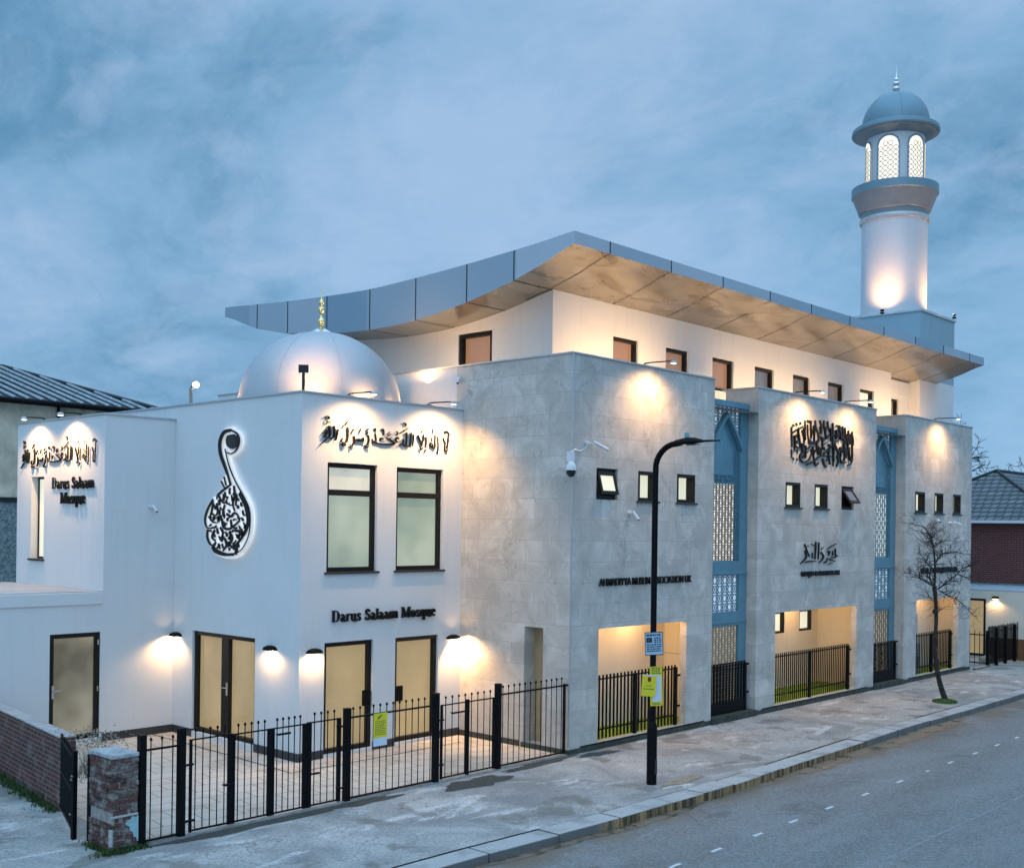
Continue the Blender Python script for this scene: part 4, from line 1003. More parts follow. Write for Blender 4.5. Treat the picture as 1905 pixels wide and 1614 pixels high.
    l3 = MB(); lattice(l3, m0, m1, 0.30, 2.10, Y0 + 0.05, 0.008, 0.125); l3.build("lower_lattice", MT['sill'], scr)

# ================================================================== MINARET
TX0, TX1, TY0, TY1, TZ = 19.13, 21.88, 1.50, 4.30, 11.48
mina = thing("minaret", "round silver minaret with lit lantern and blue dome, standing on a square tower", "minaret", (20.5, 2.95, 0))
mb = MB(); mb.box(TX0, TX1, TY0, TY1, 0, 9.25); mb.build("tower_wall", MT['white'], mina)
mb = MB(); mb.box(TX0, TX1, TY0, TY1, 9.2505, TZ - 0.09)
for xx in (19.9, 20.75): mb.box(xx, xx + 0.012, TY0 - 0.003, TY0 - 0.0005, 9.6, TZ - 0.09)
mb.build("tower_cladding", MT['towermetal'], mina)
mb = MB(); mb.box(TX0 - 0.05, TX1 + 0.05, TY0 - 0.05, TY1 + 0.05, TZ - 0.0895, TZ); mb.build("tower_coping", MT['coping'], mina, bevel=0.01)
MX, MY = 20.48, 3.03
mb = MB(); mb.lathe(MX, MY, [(1.065, TZ), (1.065, 14.72)], 72); mb.build("shaft", MT['shaft'], mina, smooth=40)
mb = MB(); mb.lathe(MX, MY, [(1.065, 14.70), (1.13, 14.71), (1.15, 14.78), (1.13, 14.84), (1.09, 14.86)], 72); mb.build("shaft_ring", MT['gold'] if False else MT['coping'], mina, smooth=40)
mb = MB(); mb.lathe(MX, MY, [(1.09, 14.8605), (1.11, 15.02), (1.16, 15.05), (1.36, 15.57), (1.38, 15.60)], 72); mb.build("balcony_flare", MT['under'], mina, smooth=30)
mb = MB(); mb.lathe(MX, MY, [(1.38, 15.6005), (1.41, 15.62), (1.41, 15.88), (1.335, 15.90), (1.32, 15.6), (0.90, 15.58)], 72); mb.build("balcony_rim", MT['band'], mina, smooth=30)
LZ0, LZ1 = 15.58, 17.60
va = math.degrees(math.atan2(-13.86 - MY, -16.6 - MX))
mb = MB(); mb.lathe(MX, MY, [(0.945, LZ0), (0.945, LZ1)], 72); lantern = mb.build("lantern", MT['shaft'], mina, smooth=40)
for k in range(6):
    ca = va - 14 + 60 * k; hw = 20.0
    # arched pane: strip of the cylinder just proud of the wall
    pn = MB(); fr = MB(); la = MB(); rr = 0.957; zb, zt = 15.95, 17.42; nseg = 16
    def edge(a, grow=0.0):
        t = abs(a) / (hw + grow * 3); return zt - 0.30 + 0.30 * math.sqrt(max(0, 1 - t * t)) + grow * 0.06
    for i in range(nseg):
        a0, a1 = -hw + 2 * hw * i / nseg, -hw + 2 * hw * (i + 1) / nseg
        q = lambda a, z, r_: (MX + r_ * math.cos(R(ca + a)), MY + r_ * math.sin(R(ca + a)), z)
        pn.poly([q(a0, zb, rr), q(a1, zb, rr), q(a1, edge(a1), rr), q(a0, edge(a0), rr)])
        fr.add([q(a0, edge(a0), rr + .02), q(a1, edge(a1), rr + .02), q(a1 * 1.12, edge(a1) + .055, rr + .02), q(a0 * 1.12, edge(a0) + .055, rr + .02)], [(0, 1, 2, 3)])
    for s in (-1, 1):
        fr.add([q(s * hw, zb, rr + .02), q(s * hw * 1.12, zb, rr + .02), q(s * hw * 1.12, edge(hw) + .055, rr + .02), q(s * hw, edge(hw), rr + .02)], [(0, 1, 2, 3)])
    nz = 9; dz = (zt - zb) / nz
    for j in range(nz):
        for i in range(4):
            am = -hw + hw * (2 * i + 1) / 4; zm = zb + (j + .5) * dz
            ring = [(am + hw / 4 * .9 * math.cos(R(45 * t)), zm + dz * .46 * math.sin(R(45 * t))) for t in range(8)]
            if zm + dz * .4 > edge(abs(am) + hw / 5): continue
            for t in range(8):
                (aa, za), (ab, zb_) = ring[t], ring[(t + 1) % 8]
                la.tube([q(aa, za, rr + .012), q(ab, zb_, rr + .012)], 0.008, 4)
    w = fr.build("lantern_window", MT['band'], mina); pn.build("glowing_pane", MT['lantern_glow'], w); la.build("pane_lattice", MT['under'], w)
mb = MB(); mb.lathe(MX, MY, [(0.945, 17.54), (1.04, 17.56), (1.28, 17.66), (1.335, 17.68), (1.335, 17.72), (1.25, 17.74)], 72); mb.build("brim_soffit", MT['under'], mina, smooth=30)
mb = MB(); mb.lathe(MX, MY, [(1.32, 17.70), (1.41, 17.705), (1.43, 17.74), (1.41, 17.86), (1.32, 17.91), (1.10, 17.98)], 72); mb.build("brim", MT['capdome'], mina, smooth=30)
prof = [(1.10, 17.97)] + [(max(1.10 * math.cos(math.pi / 2 * i / 20), 0.003), 18.00 + 1.14 * math.sin(math.pi / 2 * i / 20)) for i in range(21)]
mb = MB(); mb.lathe(MX, MY, prof, 72); cap = mb.build("cap_dome", MT['capdome'], mina, smooth=40)
mb = MB()
for k in range(6):
    a = R(va + 10 + 60 * k); mb.tube([(MX + (r + 0.002) * math.cos(a), MY + (r + 0.002) * math.sin(a), z + 0.002) for r, z in prof[:-1]], 0.006, 5)
mb.build("cap_seams", MT['under'], cap)
z0 = 19.12
mb = MB(); mb.lathe(MX, MY, [(0.16, z0), (0.12, z0 + .04), (0.08, z0 + .08), (0.12, z0 + .12), (0.13, z0 + .17), (0.10, z0 + .22), (0.05, z0 + .25), (0.11, z0 + .29), (0.12, z0 + .34), (0.09, z0 + .39), (0.04, z0 + .42), (0.07, z0 + .46), (0.05, z0 + .52), (0.015, z0 + .55), (0.012, z0 + .8), (0.003, z0 + 1.0)], 20)
mb.build("finial", MT['chrome'], cap, smooth=50)

# ================================================================== white annexe on the left
ann = thing("annexe_building", "low flat roofed white annexe with frosted glass door at the left edge", "annexe", (-9, 9, 0))
AD = (-6.67, -5.66, 0.10, 2.15)
mb = MB(); mb.wwall('Y', WY2, -13, WX2 - 0.001, 0, 2.69, [AD]); mb.wwall('X', -13, WY2, 11.5, 0, 2.69); mb.wwall('Y', 11.5, -13, WX2, 0, 2.69)
mb.build("wall", MT['white'], ann, recalc=False)
mb = MB(); mb.box(-13.05, WX2 - 0.002, WY2 - 0.03, 11.5, 2.6905, 2.93); rf_ = mb.build("roof", MT['white'], ann, bevel=0.01)
mb = MB(); mb.box(-13, WX2 - 0.003, WY2 + 0.02, 11.45, 2.9305, 2.945); mb.build("roof_covering", MT['felt'], rf_)
mb = MB(); mb.box(-13, AD[0] - 0.003, WY2 - 0.012, WY2 - 0.001, 0, 0.12); mb.build("plinth", MT['plinth'], ann)
door(ann, 'Y', WY2, *AD, pane='pane_annexe', handle=AD[0] + 0.07, d=0.10, hinge=AD[1] - 0.05)

# ================================================================== lettering
def parse_strokes(s, k=1.0):
    out = []
    for l in s.strip().split("\n"):
        a, b = l.split("|"); out.append(([tuple(map(float, p.split(","))) for p in a.split()], float(b.split()[0]) * k))
    return out
def crom(P, n=5):
    if len(P) < 3: return list(P)
    o = []
    for i in range(len(P) - 1):
        p0, p1, p2, p3 = P[max(i - 1, 0)], P[i], P[i + 1], P[min(i + 2, len(P) - 1)]
        for k in range(n):
            t = k / n; o.append(tuple(0.5 * (2 * p1[j] + (p2[j] - p0[j]) * t + (2 * p0[j] - 5 * p1[j] + 4 * p2[j] - p3[j]) * t * t + (3 * p1[j] - p0[j] - 3 * p2[j] + p3[j]) * t ** 3) for j in (0, 1)))
    return o + [P[-1]]
def strokes(mb, ST, ax, c, d0, d1, grow=0.0, taper=True, step=0.0004):
    """ribbons in (u,z) on the wall, standing off it from depth d0 to d1 (negative = out of the wall)"""
    for si, (P, w) in enumerate(ST):
        Q = crom(P); n = len(Q); L = []; Rr = []
        for i, (u, z) in enumerate(Q):
            a = Q[max(i - 1, 0)]; b = Q[min(i + 1, n - 1)]; dx, dz = b[0] - a[0], b[1] - a[1]; l = math.hypot(dx, dz) or 1
            t = i / max(n - 1, 1); k = w / 2 * (1 if not taper else (0.62 + 0.38 * math.sin(math.pi * min(1, t * 1.15 + 0.12)))) + grow
            # chisel pen: fuller on falling strokes
            ang = abs(dz) / l; k *= (0.8 + 0.3 * ang) if taper else 1.0
            L.append((u - dz / l * k, z + dx / l * k)); Rr.append((u + dz / l * k, z - dx / l * k))
        if grow or not taper:
            du, dz = Q[0][0] - Q[1][0], Q[0][1] - Q[1][1]; l = math.hypot(du, dz) or 1; g = grow if grow else 0
            L[0] = (L[0][0] + du / l * g, L[0][1] + dz / l * g); Rr[0] = (Rr[0][0] + du / l * g, Rr[0][1] + dz / l * g)
            du, dz = Q[-1][0] - Q[-2][0], Q[-1][1] - Q[-2][1]; l = math.hypot(du, dz) or 1
            L[-1] = (L[-1][0] + du / l * g, L[-1][1] + dz / l * g); Rr[-1] = (Rr[-1][0] + du / l * g, Rr[-1][1] + dz / l * g)
        e = si * step; pts = []
        for d in (d0, d1 - e):
            pts += [mb.wpt(ax, c, u, d, z) for u, z in L] + [mb.wpt(ax, c, u, d, z) for u, z in Rr]
        fs = []
        for i in range(n - 1):
            fs += [(i, i + 1, n + i + 1, n + i), (2 * n + i, 3 * n + i, 3 * n + i + 1, 2 * n + i + 1), (i, 2 * n + i, 2 * n + i + 1, i + 1), (n + i, n + i + 1, 3 * n + i + 1, 3 * n + i)]
        fs += [(0, n, 3 * n, 2 * n), (n - 1, 3 * n - 1, 4 * n - 1, 2 * n - 1)]
        mb.add(pts, fs)
def center(mb):
    xs, ys, zs = zip(*mb.v); return ((min(xs) + max(xs)) / 2, (min(ys) + max(ys)) / 2, min(zs))
def sign(ST, ax, c, d0, d1, label, cat="lettering", name="wall_lettering", **k):
    mb = MB(); strokes(mb, ST, ax, c, d0, d1, **k)
    return tag(mb.build(name, MT['letter'], None), label, cat)
KS = parse_strokes(KALIMA, 0.66)
sign(KS, 'Y', WF, -0.012, -0.042, "black Arabic calligraphy line above the two tall frosted windows of the white wing", "calligraphy", "wall_calligraphy")
us = [p[0] for P, _ in KS for p in P]; zs_ = [p[1] for P, _ in KS for p in P]; u0, u1, zm = min(us), max(us), (min(zs_) + max(zs_)) / 2
ua, ub = 10.86, 7.52
KL = [([(ua + (p[0] - u0) / (u1 - u0) * (ub - ua), 5.72 + (p[1] - zm) * 1.12) for p in P], w) for P, w in KS]
sign(KL, 'X', WX2, -0.012, -0.028, "black Arabic calligraphy line over the slim window on the far left wall", "calligraphy", "wall_calligraphy")
SQ = parse_strokes(SQUARE, 0.92); rd = random.Random(14)
for k in range(22):
    u = 8.32 + 3.1 * (k + rd.uniform(.1, .9)) / 22; top = 6.93 - 0.10 * abs(u - 9.9) ** 1.2 / 1.2; l = rd.uniform(0.18, 0.40); z1 = top if k % 2 else rd.uniform(6.35, 6.75)
    SQ.append(([(u, z1), (u + rd.uniform(-.03, .05), z1 - l * .5), (u + rd.uniform(-.02, .10), z1 - l)], rd.uniform(.03, .042)))
sign(SQ, 'Y', 0.0, -0.012, -0.034, "square block of dense black Arabic calligraphy high on the middle stone bay", "calligraphy", "wall_calligraphy")
sign(parse_strokes(MASJID), 'Y', 0.0, -0.015, -0.045, "small black Arabic calligraphy under the three windows of the middle bay", "calligraphy", "wall_calligraphy")
TS = parse_strokes(TEARDROP, 0.95)
TS = [(P, w * (1.35 if i < 7 else 1.05)) for i, (P, w) in enumerate(TS)]
OUT = [(5.009, 5.022), (5.299, 4.939), (5.482, 4.783), (5.638, 4.74), (5.793, 4.572), (5.872, 4.377), (5.81, 4.2), (5.79, 4.023), (5.675, 3.865), (5.458, 3.756), (5.177, 3.702), (4.873, 3.701), (4.621, 3.819), (4.419, 4.062), (4.369, 4.317), (4.404, 4.571), (4.584, 4.811), (4.884, 5.106)]
def inside_poly(y, z, P):
    c = False
    for (y0, z0), (y1, z1) in zip(P, P[1:] + P[:1]):
        if (z0 > z) != (z1 > z) and y < (y1 - y0) * (z - z0) / (z1 - z0) + y0: c = not c
    return c
rd = random.Random(31); seeds = []
traced = [q_ for P, _ in TS for q_ in crom(P)]
core = [(5.12 + (y - 5.12) * 0.84, 4.34 + (z - 4.34) * 0.86) for y, z in OUT]
for _ in range(4000):
    y, z = rd.uniform(4.4, 5.9), rd.uniform(3.7, 5.1)
    if inside_poly(y, z, core) and all((y - a) ** 2 + ((z - b) * .8) ** 2 > 0.10 ** 2 for a, b in seeds) and all((y - a) ** 2 + (z - b) ** 2 > 0.052 ** 2 for a, b in traced): seeds.append((y, z))
for k, (y, z) in enumerate(seeds):
    a = (1.15 + rd.gauss(0, .35)) if k % 3 else rd.uniform(2.2, 3.3); l = rd.uniform(0.04, 0.07); bw = rd.uniform(-.035, .035)
    TS.append(([(y - l * math.cos(a), z - l * math.sin(a)), (y - bw * math.sin(a), z + bw * math.cos(a)), (y + l * math.cos(a), z + l * math.sin(a))], rd.uniform(0.032, 0.05)))
tz = thing("calligraphy_emblem", "tall teardrop of black and white Arabic calligraphy with glowing edge on white wall", "emblem", (WL - 0.02, 5.1, 3.66))
mb = MB(); strokes(mb, TS, 'X', WL, -0.05, -0.095, 0.022, False, 0.0003); mb.prism([(WL - 0.052, y, z) for y, z in OUT], (-0.034, 0, 0)); mb.build("white_backing", simple("white_acrylic", (0.82, 0.83, 0.84), 0.3, emit=(1.0, 0.98, 0.95), es=0.3), tz)
mb = MB(); strokes(mb, TS, 'X', WL, -0.03, -0.045, 0.004, False, 0.0); mb.build("halo_strip", MT['halo'], tz)
mb = MB(); strokes(mb, TS, 'X', WL, -0.112, -0.125, -0.001, True, 0.0004); mb.build("black_letters", MT['letter'], tz)
mb = MB(); pts = [(5.1 + 0.20 * math.cos(2 * math.pi * k / 24) + 0.02, 5.95 + 0.165 * math.sin(2 * math.pi * k / 24)) for k in range(24)]
# dark disc put in for the shaded wall seen through the top loop
lp = [p for p in TS[0][0][:4]] + [p for p in TS[1][0]]
cu = sum(p[0] for p in lp) / len(lp); cz_ = sum(p[1] for p in lp) / len(lp)
ru = 0.36 * (max(p[0] for p in lp) - min(p[0] for p in lp)); rz = 0.36 * (max(p[1] for p in lp[4:]) - min(p[1] for p in lp[4:]))
mb.prism([(WL - 0.060, cu - 0.02 + ru * math.cos(2 * math.pi * k / 24), cz_ + 0.03 + rz * math.sin(2 * math.pi * k / 24)) for k in range(24)], (-0.012, 0, 0)); mb.build("loop_shade_disc", MT['smoked'], tz)

# serif letters drawn as pen strokes (x-height 1, capital 1.5)
def q(s): return [([tuple(map(float, p.split(","))) for p in l.split("|")[0].split()], float(l.split("|")[1])) for l in s.split(";")]
S_ = ".62,.78 .4,.95 .18,.78 .3,.58 .55,.45 .62,.22 .4,.04 .12,.2|.19;.62,.95 .62,.72|.07;.12,.05 .12,.28|.07"
GL = {
 'D': (1.45, q(".3,0 .3,1.5|.30;.3,1.45 .75,1.44 1.1,1.2 1.2,.75 1.1,.3 .75,.06 .3,.05|.13;1.12,1.1 1.17,.75 1.12,.4|.30;.02,1.45 .4,1.45|.09;.02,.05 .4,.05|.09")),
 'a': (.98, q(".15,.78 .38,.95 .62,.78|.16;.66,.8 .66,.14 .86,.04|.25;.66,.58 .32,.5 .16,.27 .3,.06 .62,.2|.18")),
 'r': (.80, q(".24,0 .24,1|.26;.28,.7 .48,.94 .66,.82|.2;.02,.05 .5,.05|.09;.02,.95 .28,.95|.09")),
 'u': (1.08, q(".24,1 .24,.3 .42,.06 .72,.24|.24;.78,1 .78,.04 .96,.04|.25;.04,.95 .28,.95|.09;.58,.95 .82,.95|.09")),
 's': (.78, q(S_)),
 'S': (1.05, [([(x * 1.4, y * 1.5) for x, y in P], w * 1.25) for P, w in q(S_)]),
 'l': (.52, q(".26,0 .26,1.5|.26;.03,.05 .5,.05|.09;.03,1.45 .3,1.45|.09")),
 'm': (1.60, q(".24,0 .24,1|.26;.8,0 .8,.75 .6,.93 .3,.72|.24;1.36,0 1.36,.75 1.16,.93 .86,.72|.24;.02,.05 .46,.05|.09;.6,.05 1.0,.05|.09;1.16,.05 1.58,.05|.09;.02,.95 .28,.95|.09")),
 'M': (1.85, q(".28,0 .28,1.5|.14;1.5,0 1.5,1.5|.30;.32,1.45 .88,.1|.28;.88,.1 1.45,1.45|.12;.05,.05 .52,.05|.09;1.22,.05 1.78,.05|.09;.05,1.45 .4,1.45|.09;1.4,1.45 1.78,1.45|.09")),
 'o': (.98, q(".46,.96 .18,.78 .14,.5 .18,.22 .46,.04 .74,.22 .78,.5 .74,.78 .46,.96|.15;.2,.72 .18,.5 .2,.28|.26;.72,.72 .74,.5 .72,.28|.26")),
 'q': (1.06, q(".72,.85 .46,.96 .18,.76 .14,.5 .18,.22 .46,.04 .72,.18|.16;.2,.72 .18,.5 .2,.28|.26;.78,1 .78,-.48|.26;.55,-.44 1.0,-.44|.09")),
 'e': (.90, q(".16,.55 .74,.55|.1;.74,.55 .7,.84 .44,.96 .18,.76 .14,.46 .22,.16 .48,.04 .74,.2|.16;.2,.72 .18,.46 .22,.24|.26")),
 ' ': (.62, [])}
def serif(text, u0, u1, z0, hgt, sgn=1, z1=None):
    tot = sum(GL[ch][0] for ch in text); sx = (u1 - u0) / tot; sz = hgt / 1.5; out = []; x = 0
    for ch in text:
        w, st = GL[ch]
        for P, pw in st:
            out.append(([(u0 + (x + p[0]) * sx, z0 + p[1] * sz + ((z1 - z0) * (x / tot) if z1 else 0)) for p in P], pw * (abs(sx) + sz) / 2))
        x += w
    return out
sign(serif("Darus Salaam Mosque", -3.36, -0.75, 2.50, 0.21), 'Y', WF, -0.012, -0.045, "black serif Darus Salaam Mosque letters between the windows and doors of the white wing", taper=False)
sign(serif("Darus Salaam", 9.42, 7.60, 4.97, 0.23) + serif("Mosque", 9.02, 7.94, 4.66, 0.23), 'X', WX2, -0.012, -0.028, "black two line Darus Salaam Mosque letters beside the slim window on the far left wall", taper=False)
def text_sign(body, u0, u1, z0, z1, y, label, bold=0.0):
    cu_ = bpy.data.curves.new("lettering", 'FONT'); cu_.body = body; cu_.size = 1; cu_.extrude = 0.06; cu_.offset = bold
    o = bpy.data.objects.new("lettering", cu_); COL.objects.link(o); bpy.context.view_layer.update()
    me = bpy.data.meshes.new_from_object(o.evaluated_get(bpy.context.evaluated_depsgraph_get())); bpy.data.objects.remove(o)
    xs = [v.co.x for v in me.vertices]; ys = [v.co.y for v in me.vertices]; mb = MB()
    ax_, bx = min(xs), max(xs); ay, by = min(ys), max(ys)
    mb.v = [(u0 + (v.co.x - ax_) / (bx - ax_) * (u1 - u0), y - (0.02 if v.co.z < 0 else 0.055), z0 + (v.co.y - ay) / (by - ay) * (z1 - z0)) for v in me.vertices]
    mb.f = [tuple(p.vertices) for p in me.polygons]
    return tag(mb.build("wall_lettering", MT['letter'], None), label, "lettering")
text_sign("AHMADIYYA MUSLIM ASSOCIATION UK", 0.84, 4.0, 3.17, 3.32, 0.0, "black capital letters across the first stone bay above its porch", 0.004)
text_sign("MASJID DARUSSALAM", 8.79, 10.76, 3.14, 3.30, 0.0, "black capital letters under the small calligraphy on the middle stone bay", 0.02)
# illegible strip of letters behind the street tree
rd = random.Random(5); ST = []; u = 15.86
while u < 18.45:
    w = rd.uniform(0.08, 0.13); h0, h1 = 3.10, 3.25
    ST.append(([(u, h0), (u, h1)], 0.035)); k = rd.randrange(4)
    if k == 0: ST.append(([(u, h0), (u + w, h0)], 0.03))
    elif k == 1: ST += [([(u, h1), (u + w, h1)], 0.03), ([(u + w, h0), (u + w, h1)], 0.035)]
    elif k == 2: ST += [([(u, h1), (u + w, h0)], 0.03), ([(u + w, h0), (u + w, h1)], 0.035)]
    else: ST += [([(u, (h0 + h1) / 2), (u + w, (h0 + h1) / 2)], 0.03), ([(u, h1), (u + w, h1)], 0.03)]
    u += w + 0.045 + (0.09 if rd.random() < 0.12 else 0)
sign(ST, 'Y', 0.0, -0.015, -0.045, "small dark lettering strip behind the bare tree on the farthest stone bay", taper=False)

# ================================================================== lamps
def flood(ax, c, u, z, energy, label, out_=0.62, side=0.0, aim=1.9, ang=150):
    """gooseneck floodlight: bracket on the parapet, arm reaching out, head pointing back down the wall"""
    P = lambda du, d, zz: MB().wpt(ax, c, u + du, d, zz)
    t = thing("floodlight", label, "floodlight", P(0, 0.12, z + 0.035), "gooseneck floodlights along the parapets")
    b = MB(); b.wbox(ax, c, u - 0.06, u + 0.06, 0.06, 0.20, z + 0.036, z + 0.06); b.build("bracket", MT['black'], t, bevel=0.004)
    a = MB(); a.tube([P(0, 0.13, z + 0.05), P(0, 0.08, z + 0.085), P(side * .2, -0.05, z + 0.09), P(side * .95, -out_ + 0.03, z + 0.075)], 0.013, 8); a.build("arm", MT['black'], t, smooth=40)
    hx, hy, hz_ = P(side, -out_, z + 0.05)
    h = MB(); h.lathe(hx, hy, [(0.004, hz_ + .035), (0.04, hz_ + .03), (0.065, hz_ + .01), (0.068, hz_ - .03), (0.06, hz_ - .03), (0.056, hz_ - .01)], 20); h.build("lamp_head", MT['coping'], t, smooth=40)
    l = MB(); l.lathe(hx, hy, [(0.055, hz_ - .024), (0.04, hz_ - .035), (0.003, hz_ - .04)], 16); l.build("lens", MT['lens'], t, smooth=60)
    ti = P(side, -0.0, z - aim); lamp("floodlight_beam", 'SPOT', (hx, hy, hz_ - 0.10), Vector(ti) - Vector((hx, hy, hz_)), energy, WARM, t, 0.05, ang, 0.9)
FE = 185
flood('Y', WF, -2.92, 6.68, FE, "thin armed floodlight over the left end of the wing calligraphy")
flood('Y', WF, -0.88, 6.68, 260, "thin armed floodlight over the right end of the wing calligraphy, nearest the stone wall")
flood('X', WX2, 10.05, 6.40, FE, "floodlight above the slim window on the far left wall", 0.34)
flood('X', WX2, 8.40, 6.40, FE, "floodlight above the far left wall, nearer its street corner", 0.34)
flood('Y', 0.0, 2.40, H, FE, "floodlight on the first stone bay above its three windows")
flood('Y', 0.0, 8.62, H, FE, "floodlight above the left half of the square calligraphy")
flood('Y', 0.0, 11.20, H, FE, "floodlight above the right half of the square calligraphy")
flood('Y', 0.0, 16.95, H, FE, "floodlight on the farthest stone bay")
def wall_lamp(ax, c, u, z, label, energy=42, both=0.0, throw=0.0):
    P = lambda du, d, zz: MB().wpt(ax, c, u + du, d, zz)
    t = thing("wall_lamp", label, "wall lamp", P(0, 0, z), "black half moon wall lamps beside the wing doors")
    m = MB(); prof = [(-0.165, 0.0), (-0.16, 0.025), (-0.12, 0.06), (-0.04, 0.085), (0.06, 0.085), (0.13, 0.06), (0.165, 0.02), (0.168, 0.0)]
    rows = []
    for d, s in ((-0.001, 1.0), (-0.07, 0.98), (-0.12, 0.85), (-0.15, 0.55)):
        rows.append([P(du * (1 if d > -0.1 else s), d, z + dz * s) for du, dz in prof])
    n = len(prof); pts = [p for r in rows for p in r]
    m.add(pts, [(i * n + j, i * n + j + 1, (i + 1) * n + j + 1, (i + 1) * n + j) for i in range(3) for j in range(n - 1)] + [tuple(3 * n + j for j in range(n))])
    m.build("hood", MT['black'], t, smooth=50)
    l = MB(); l.wbox(ax, c, u - 0.12, u + 0.12, -0.12, -0.02, z + 0.004, z + 0.014); l.build("diffuser", MT['lens_soft'], t)
    lamp("wall_lamp_beam", 'SPOT', P(0, -0.09, z - 0.03), Vector(P(throw, 0.035, z - 1)) - Vector(P(0, -0.09, z)), energy, WARM, t, 0.04, 174, 0.5)
    if both: lamp("wall_lamp_upglow", 'SPOT', P(0, -0.17, z + 0.03), (0, -0.1, 1) if ax == 'Y' else (-.1, 0, 1), both, WARM, t, 0.03, 110, 0.8)
wall_lamp('X', WL, 7.03, 1.98, "black half moon wall lamp in the corner left of the double door", 70, 3, 0.25)
wall_lamp('X', WL, 3.76, 1.97, "black half moon wall lamp right of the double door, on the left facing wall")
wall_lamp('Y', WF, -3.76, 1.96, "black half moon wall lamp left of the first single door, on the street side")
wall_lamp('Y', WF, -0.24, 2.00, "black half moon wall lamp beside the stone return wall", 190, 8, 0.75)
# dome floods on the wing roof
def uplight(x, y, z, tx, ty, tz_, energy, label, cat="floodlight", group="uplights around the silver dome", ang=95, post=0.0, size=0.09):
    t = thing("uplight", label, cat, (x, y, z), group)
    d = Vector((tx - x, ty - y, tz_ - z - post)).normalized(); s = d.cross(Vector((0, 0, 1))).normalized(); w = s.cross(d)
    if post:
        p = MB(); p.tube([(x, y, z), (x, y, z + post - 0.05)], 0.028, 8); p.build("post", MT['seam'], t, smooth=40)
    else:
        p = MB(); p.box(x - 0.05, x + 0.05, y - 0.05, y + 0.05, z, z + 0.05); p.build("bracket", MT['black'], t)
    c0 = Vector((x, y, z + (post if post else 0.12)))
    h = MB(); A = [c0 + s * a * size + w * b * size + d * e for e in (-0.03, 0.03) for a, b in ((-1, -.8), (1, -.8), (1, .8), (-1, .8))]
    h.add(A, [(0, 3, 2, 1), (4, 5, 6, 7), (0, 1, 5, 4), (1, 2, 6, 5), (2, 3, 7, 6), (3, 0, 4, 7)]); h.build("lamp_head", MT['seam'], t, bevel=0.006)
    g = MB(); B = [c0 + s * a * size * .85 + w * b * size * .7 + d * 0.0335 for a, b in ((-1, -1), (1, -1), (1, 1), (-1, 1))]; g.poly(B); g.build("lens", MT['lens'], t)
    lamp("uplight_beam", 'SPOT', c0 + d * 0.05, d, energy, WARMUP, t, 0.06, ang, 0.9)
uplight(-3.92, 3.12, 6.715, DX, DY, 7.3, 165, "black square floodlight on a short post at the wing roof corner, facing the dome", post=0.42, size=0.09, ang=70)
uplight(-3.66, 6.45, 6.37, DX - 0.9, DY + .45, 7.5, 90, "small floodlight low on the wing roof at the dome's left edge")
uplight(-2.2, 3.28, 6.37, DX - 0.1, DY - 1.0, 7.7, 70, "small floodlight behind the wing parapet under the dome's middle")
uplight(-0.40, 3.75, 6.37, DX + .9, DY - .8, 7.6, 110, "small floodlight behind the wing parapet at the dome's right edge")
uplight(-0.30, 6.6, 6.37, DX + 1.3, DY + .8, 7.3, 60, "small floodlight on the wing roof beside the hall wall")
uplight(-1.55, 3.42, 6.37, 0.0, 4.7, 6.9, 60, "small floodlight behind the wing parapet, turned towards the hall's side wall", ang=165)  # added lamp, out of view, to brighten the hall's side wall
# minaret uplights on the tower
uplight(TX0 - 0.42, 2.60, TZ - 0.12, MX - 0.85, MY - .1, 13.0, 300, "small floodlight on the left edge of the minaret tower", group="uplights at the minaret foot", ang=105, size=0.055)
uplight(20.95, TY0 - 0.36, TZ - 0.12, MX + 0.3, MY - 0.75, 13.0, 300, "small floodlight on the street edge of the minaret tower", group="uplights at the minaret foot", ang=105, size=0.055)
# strip lights on the terrace behind the stone parapets, washing the upper wall and the soffit
for i, (x0, x1) in enumerate(((1.5, 4.75), (7.0, 12.7), (14.9, 18.8))):
    t = thing("strip_light", ("long strip light behind the first stone parapet", "long strip light behind the middle stone parapet", "long strip light behind the farthest stone parapet")[i], "strip light", (x0, 0.5, 7.02), "strip lights on the terrace")
    m = MB(); m.box(x0, x1, 0.45, 0.55, 7.02, 7.08); m.build("housing", MT['black'], t)
    m = MB(); m.box(x0 + .02, x1 - .02, 0.46, 0.54, 7.0805, 7.085); m.build("diffuser", MT['lens_soft'], t)
    lamp("strip_glow", 'AREA', ((x0 + x1) / 2, 0.5, 7.1), (0, 0.42, 1), 98, WARM, t, (x1 - x0, 0.08))
t = thing("strip_light", "strip light along the side terrace below the brown upper window", "strip light", (0.6, 4, 7.02), "strip lights on the terrace")
m = MB(); m.box(0.55, 0.65, 1.8, 6.2, 7.02, 7.08); m.build("housing", MT['black'], t)
m = MB(); m.box(0.56, 0.64, 1.82, 6.18, 7.0805, 7.085); m.build("diffuser", MT['lens_soft'], t)
lamp("strip_glow", 'AREA', (0.6, 4.0, 7.1), (0.42, 0, 1), 75, WARM, t, (0.08, 4.3))
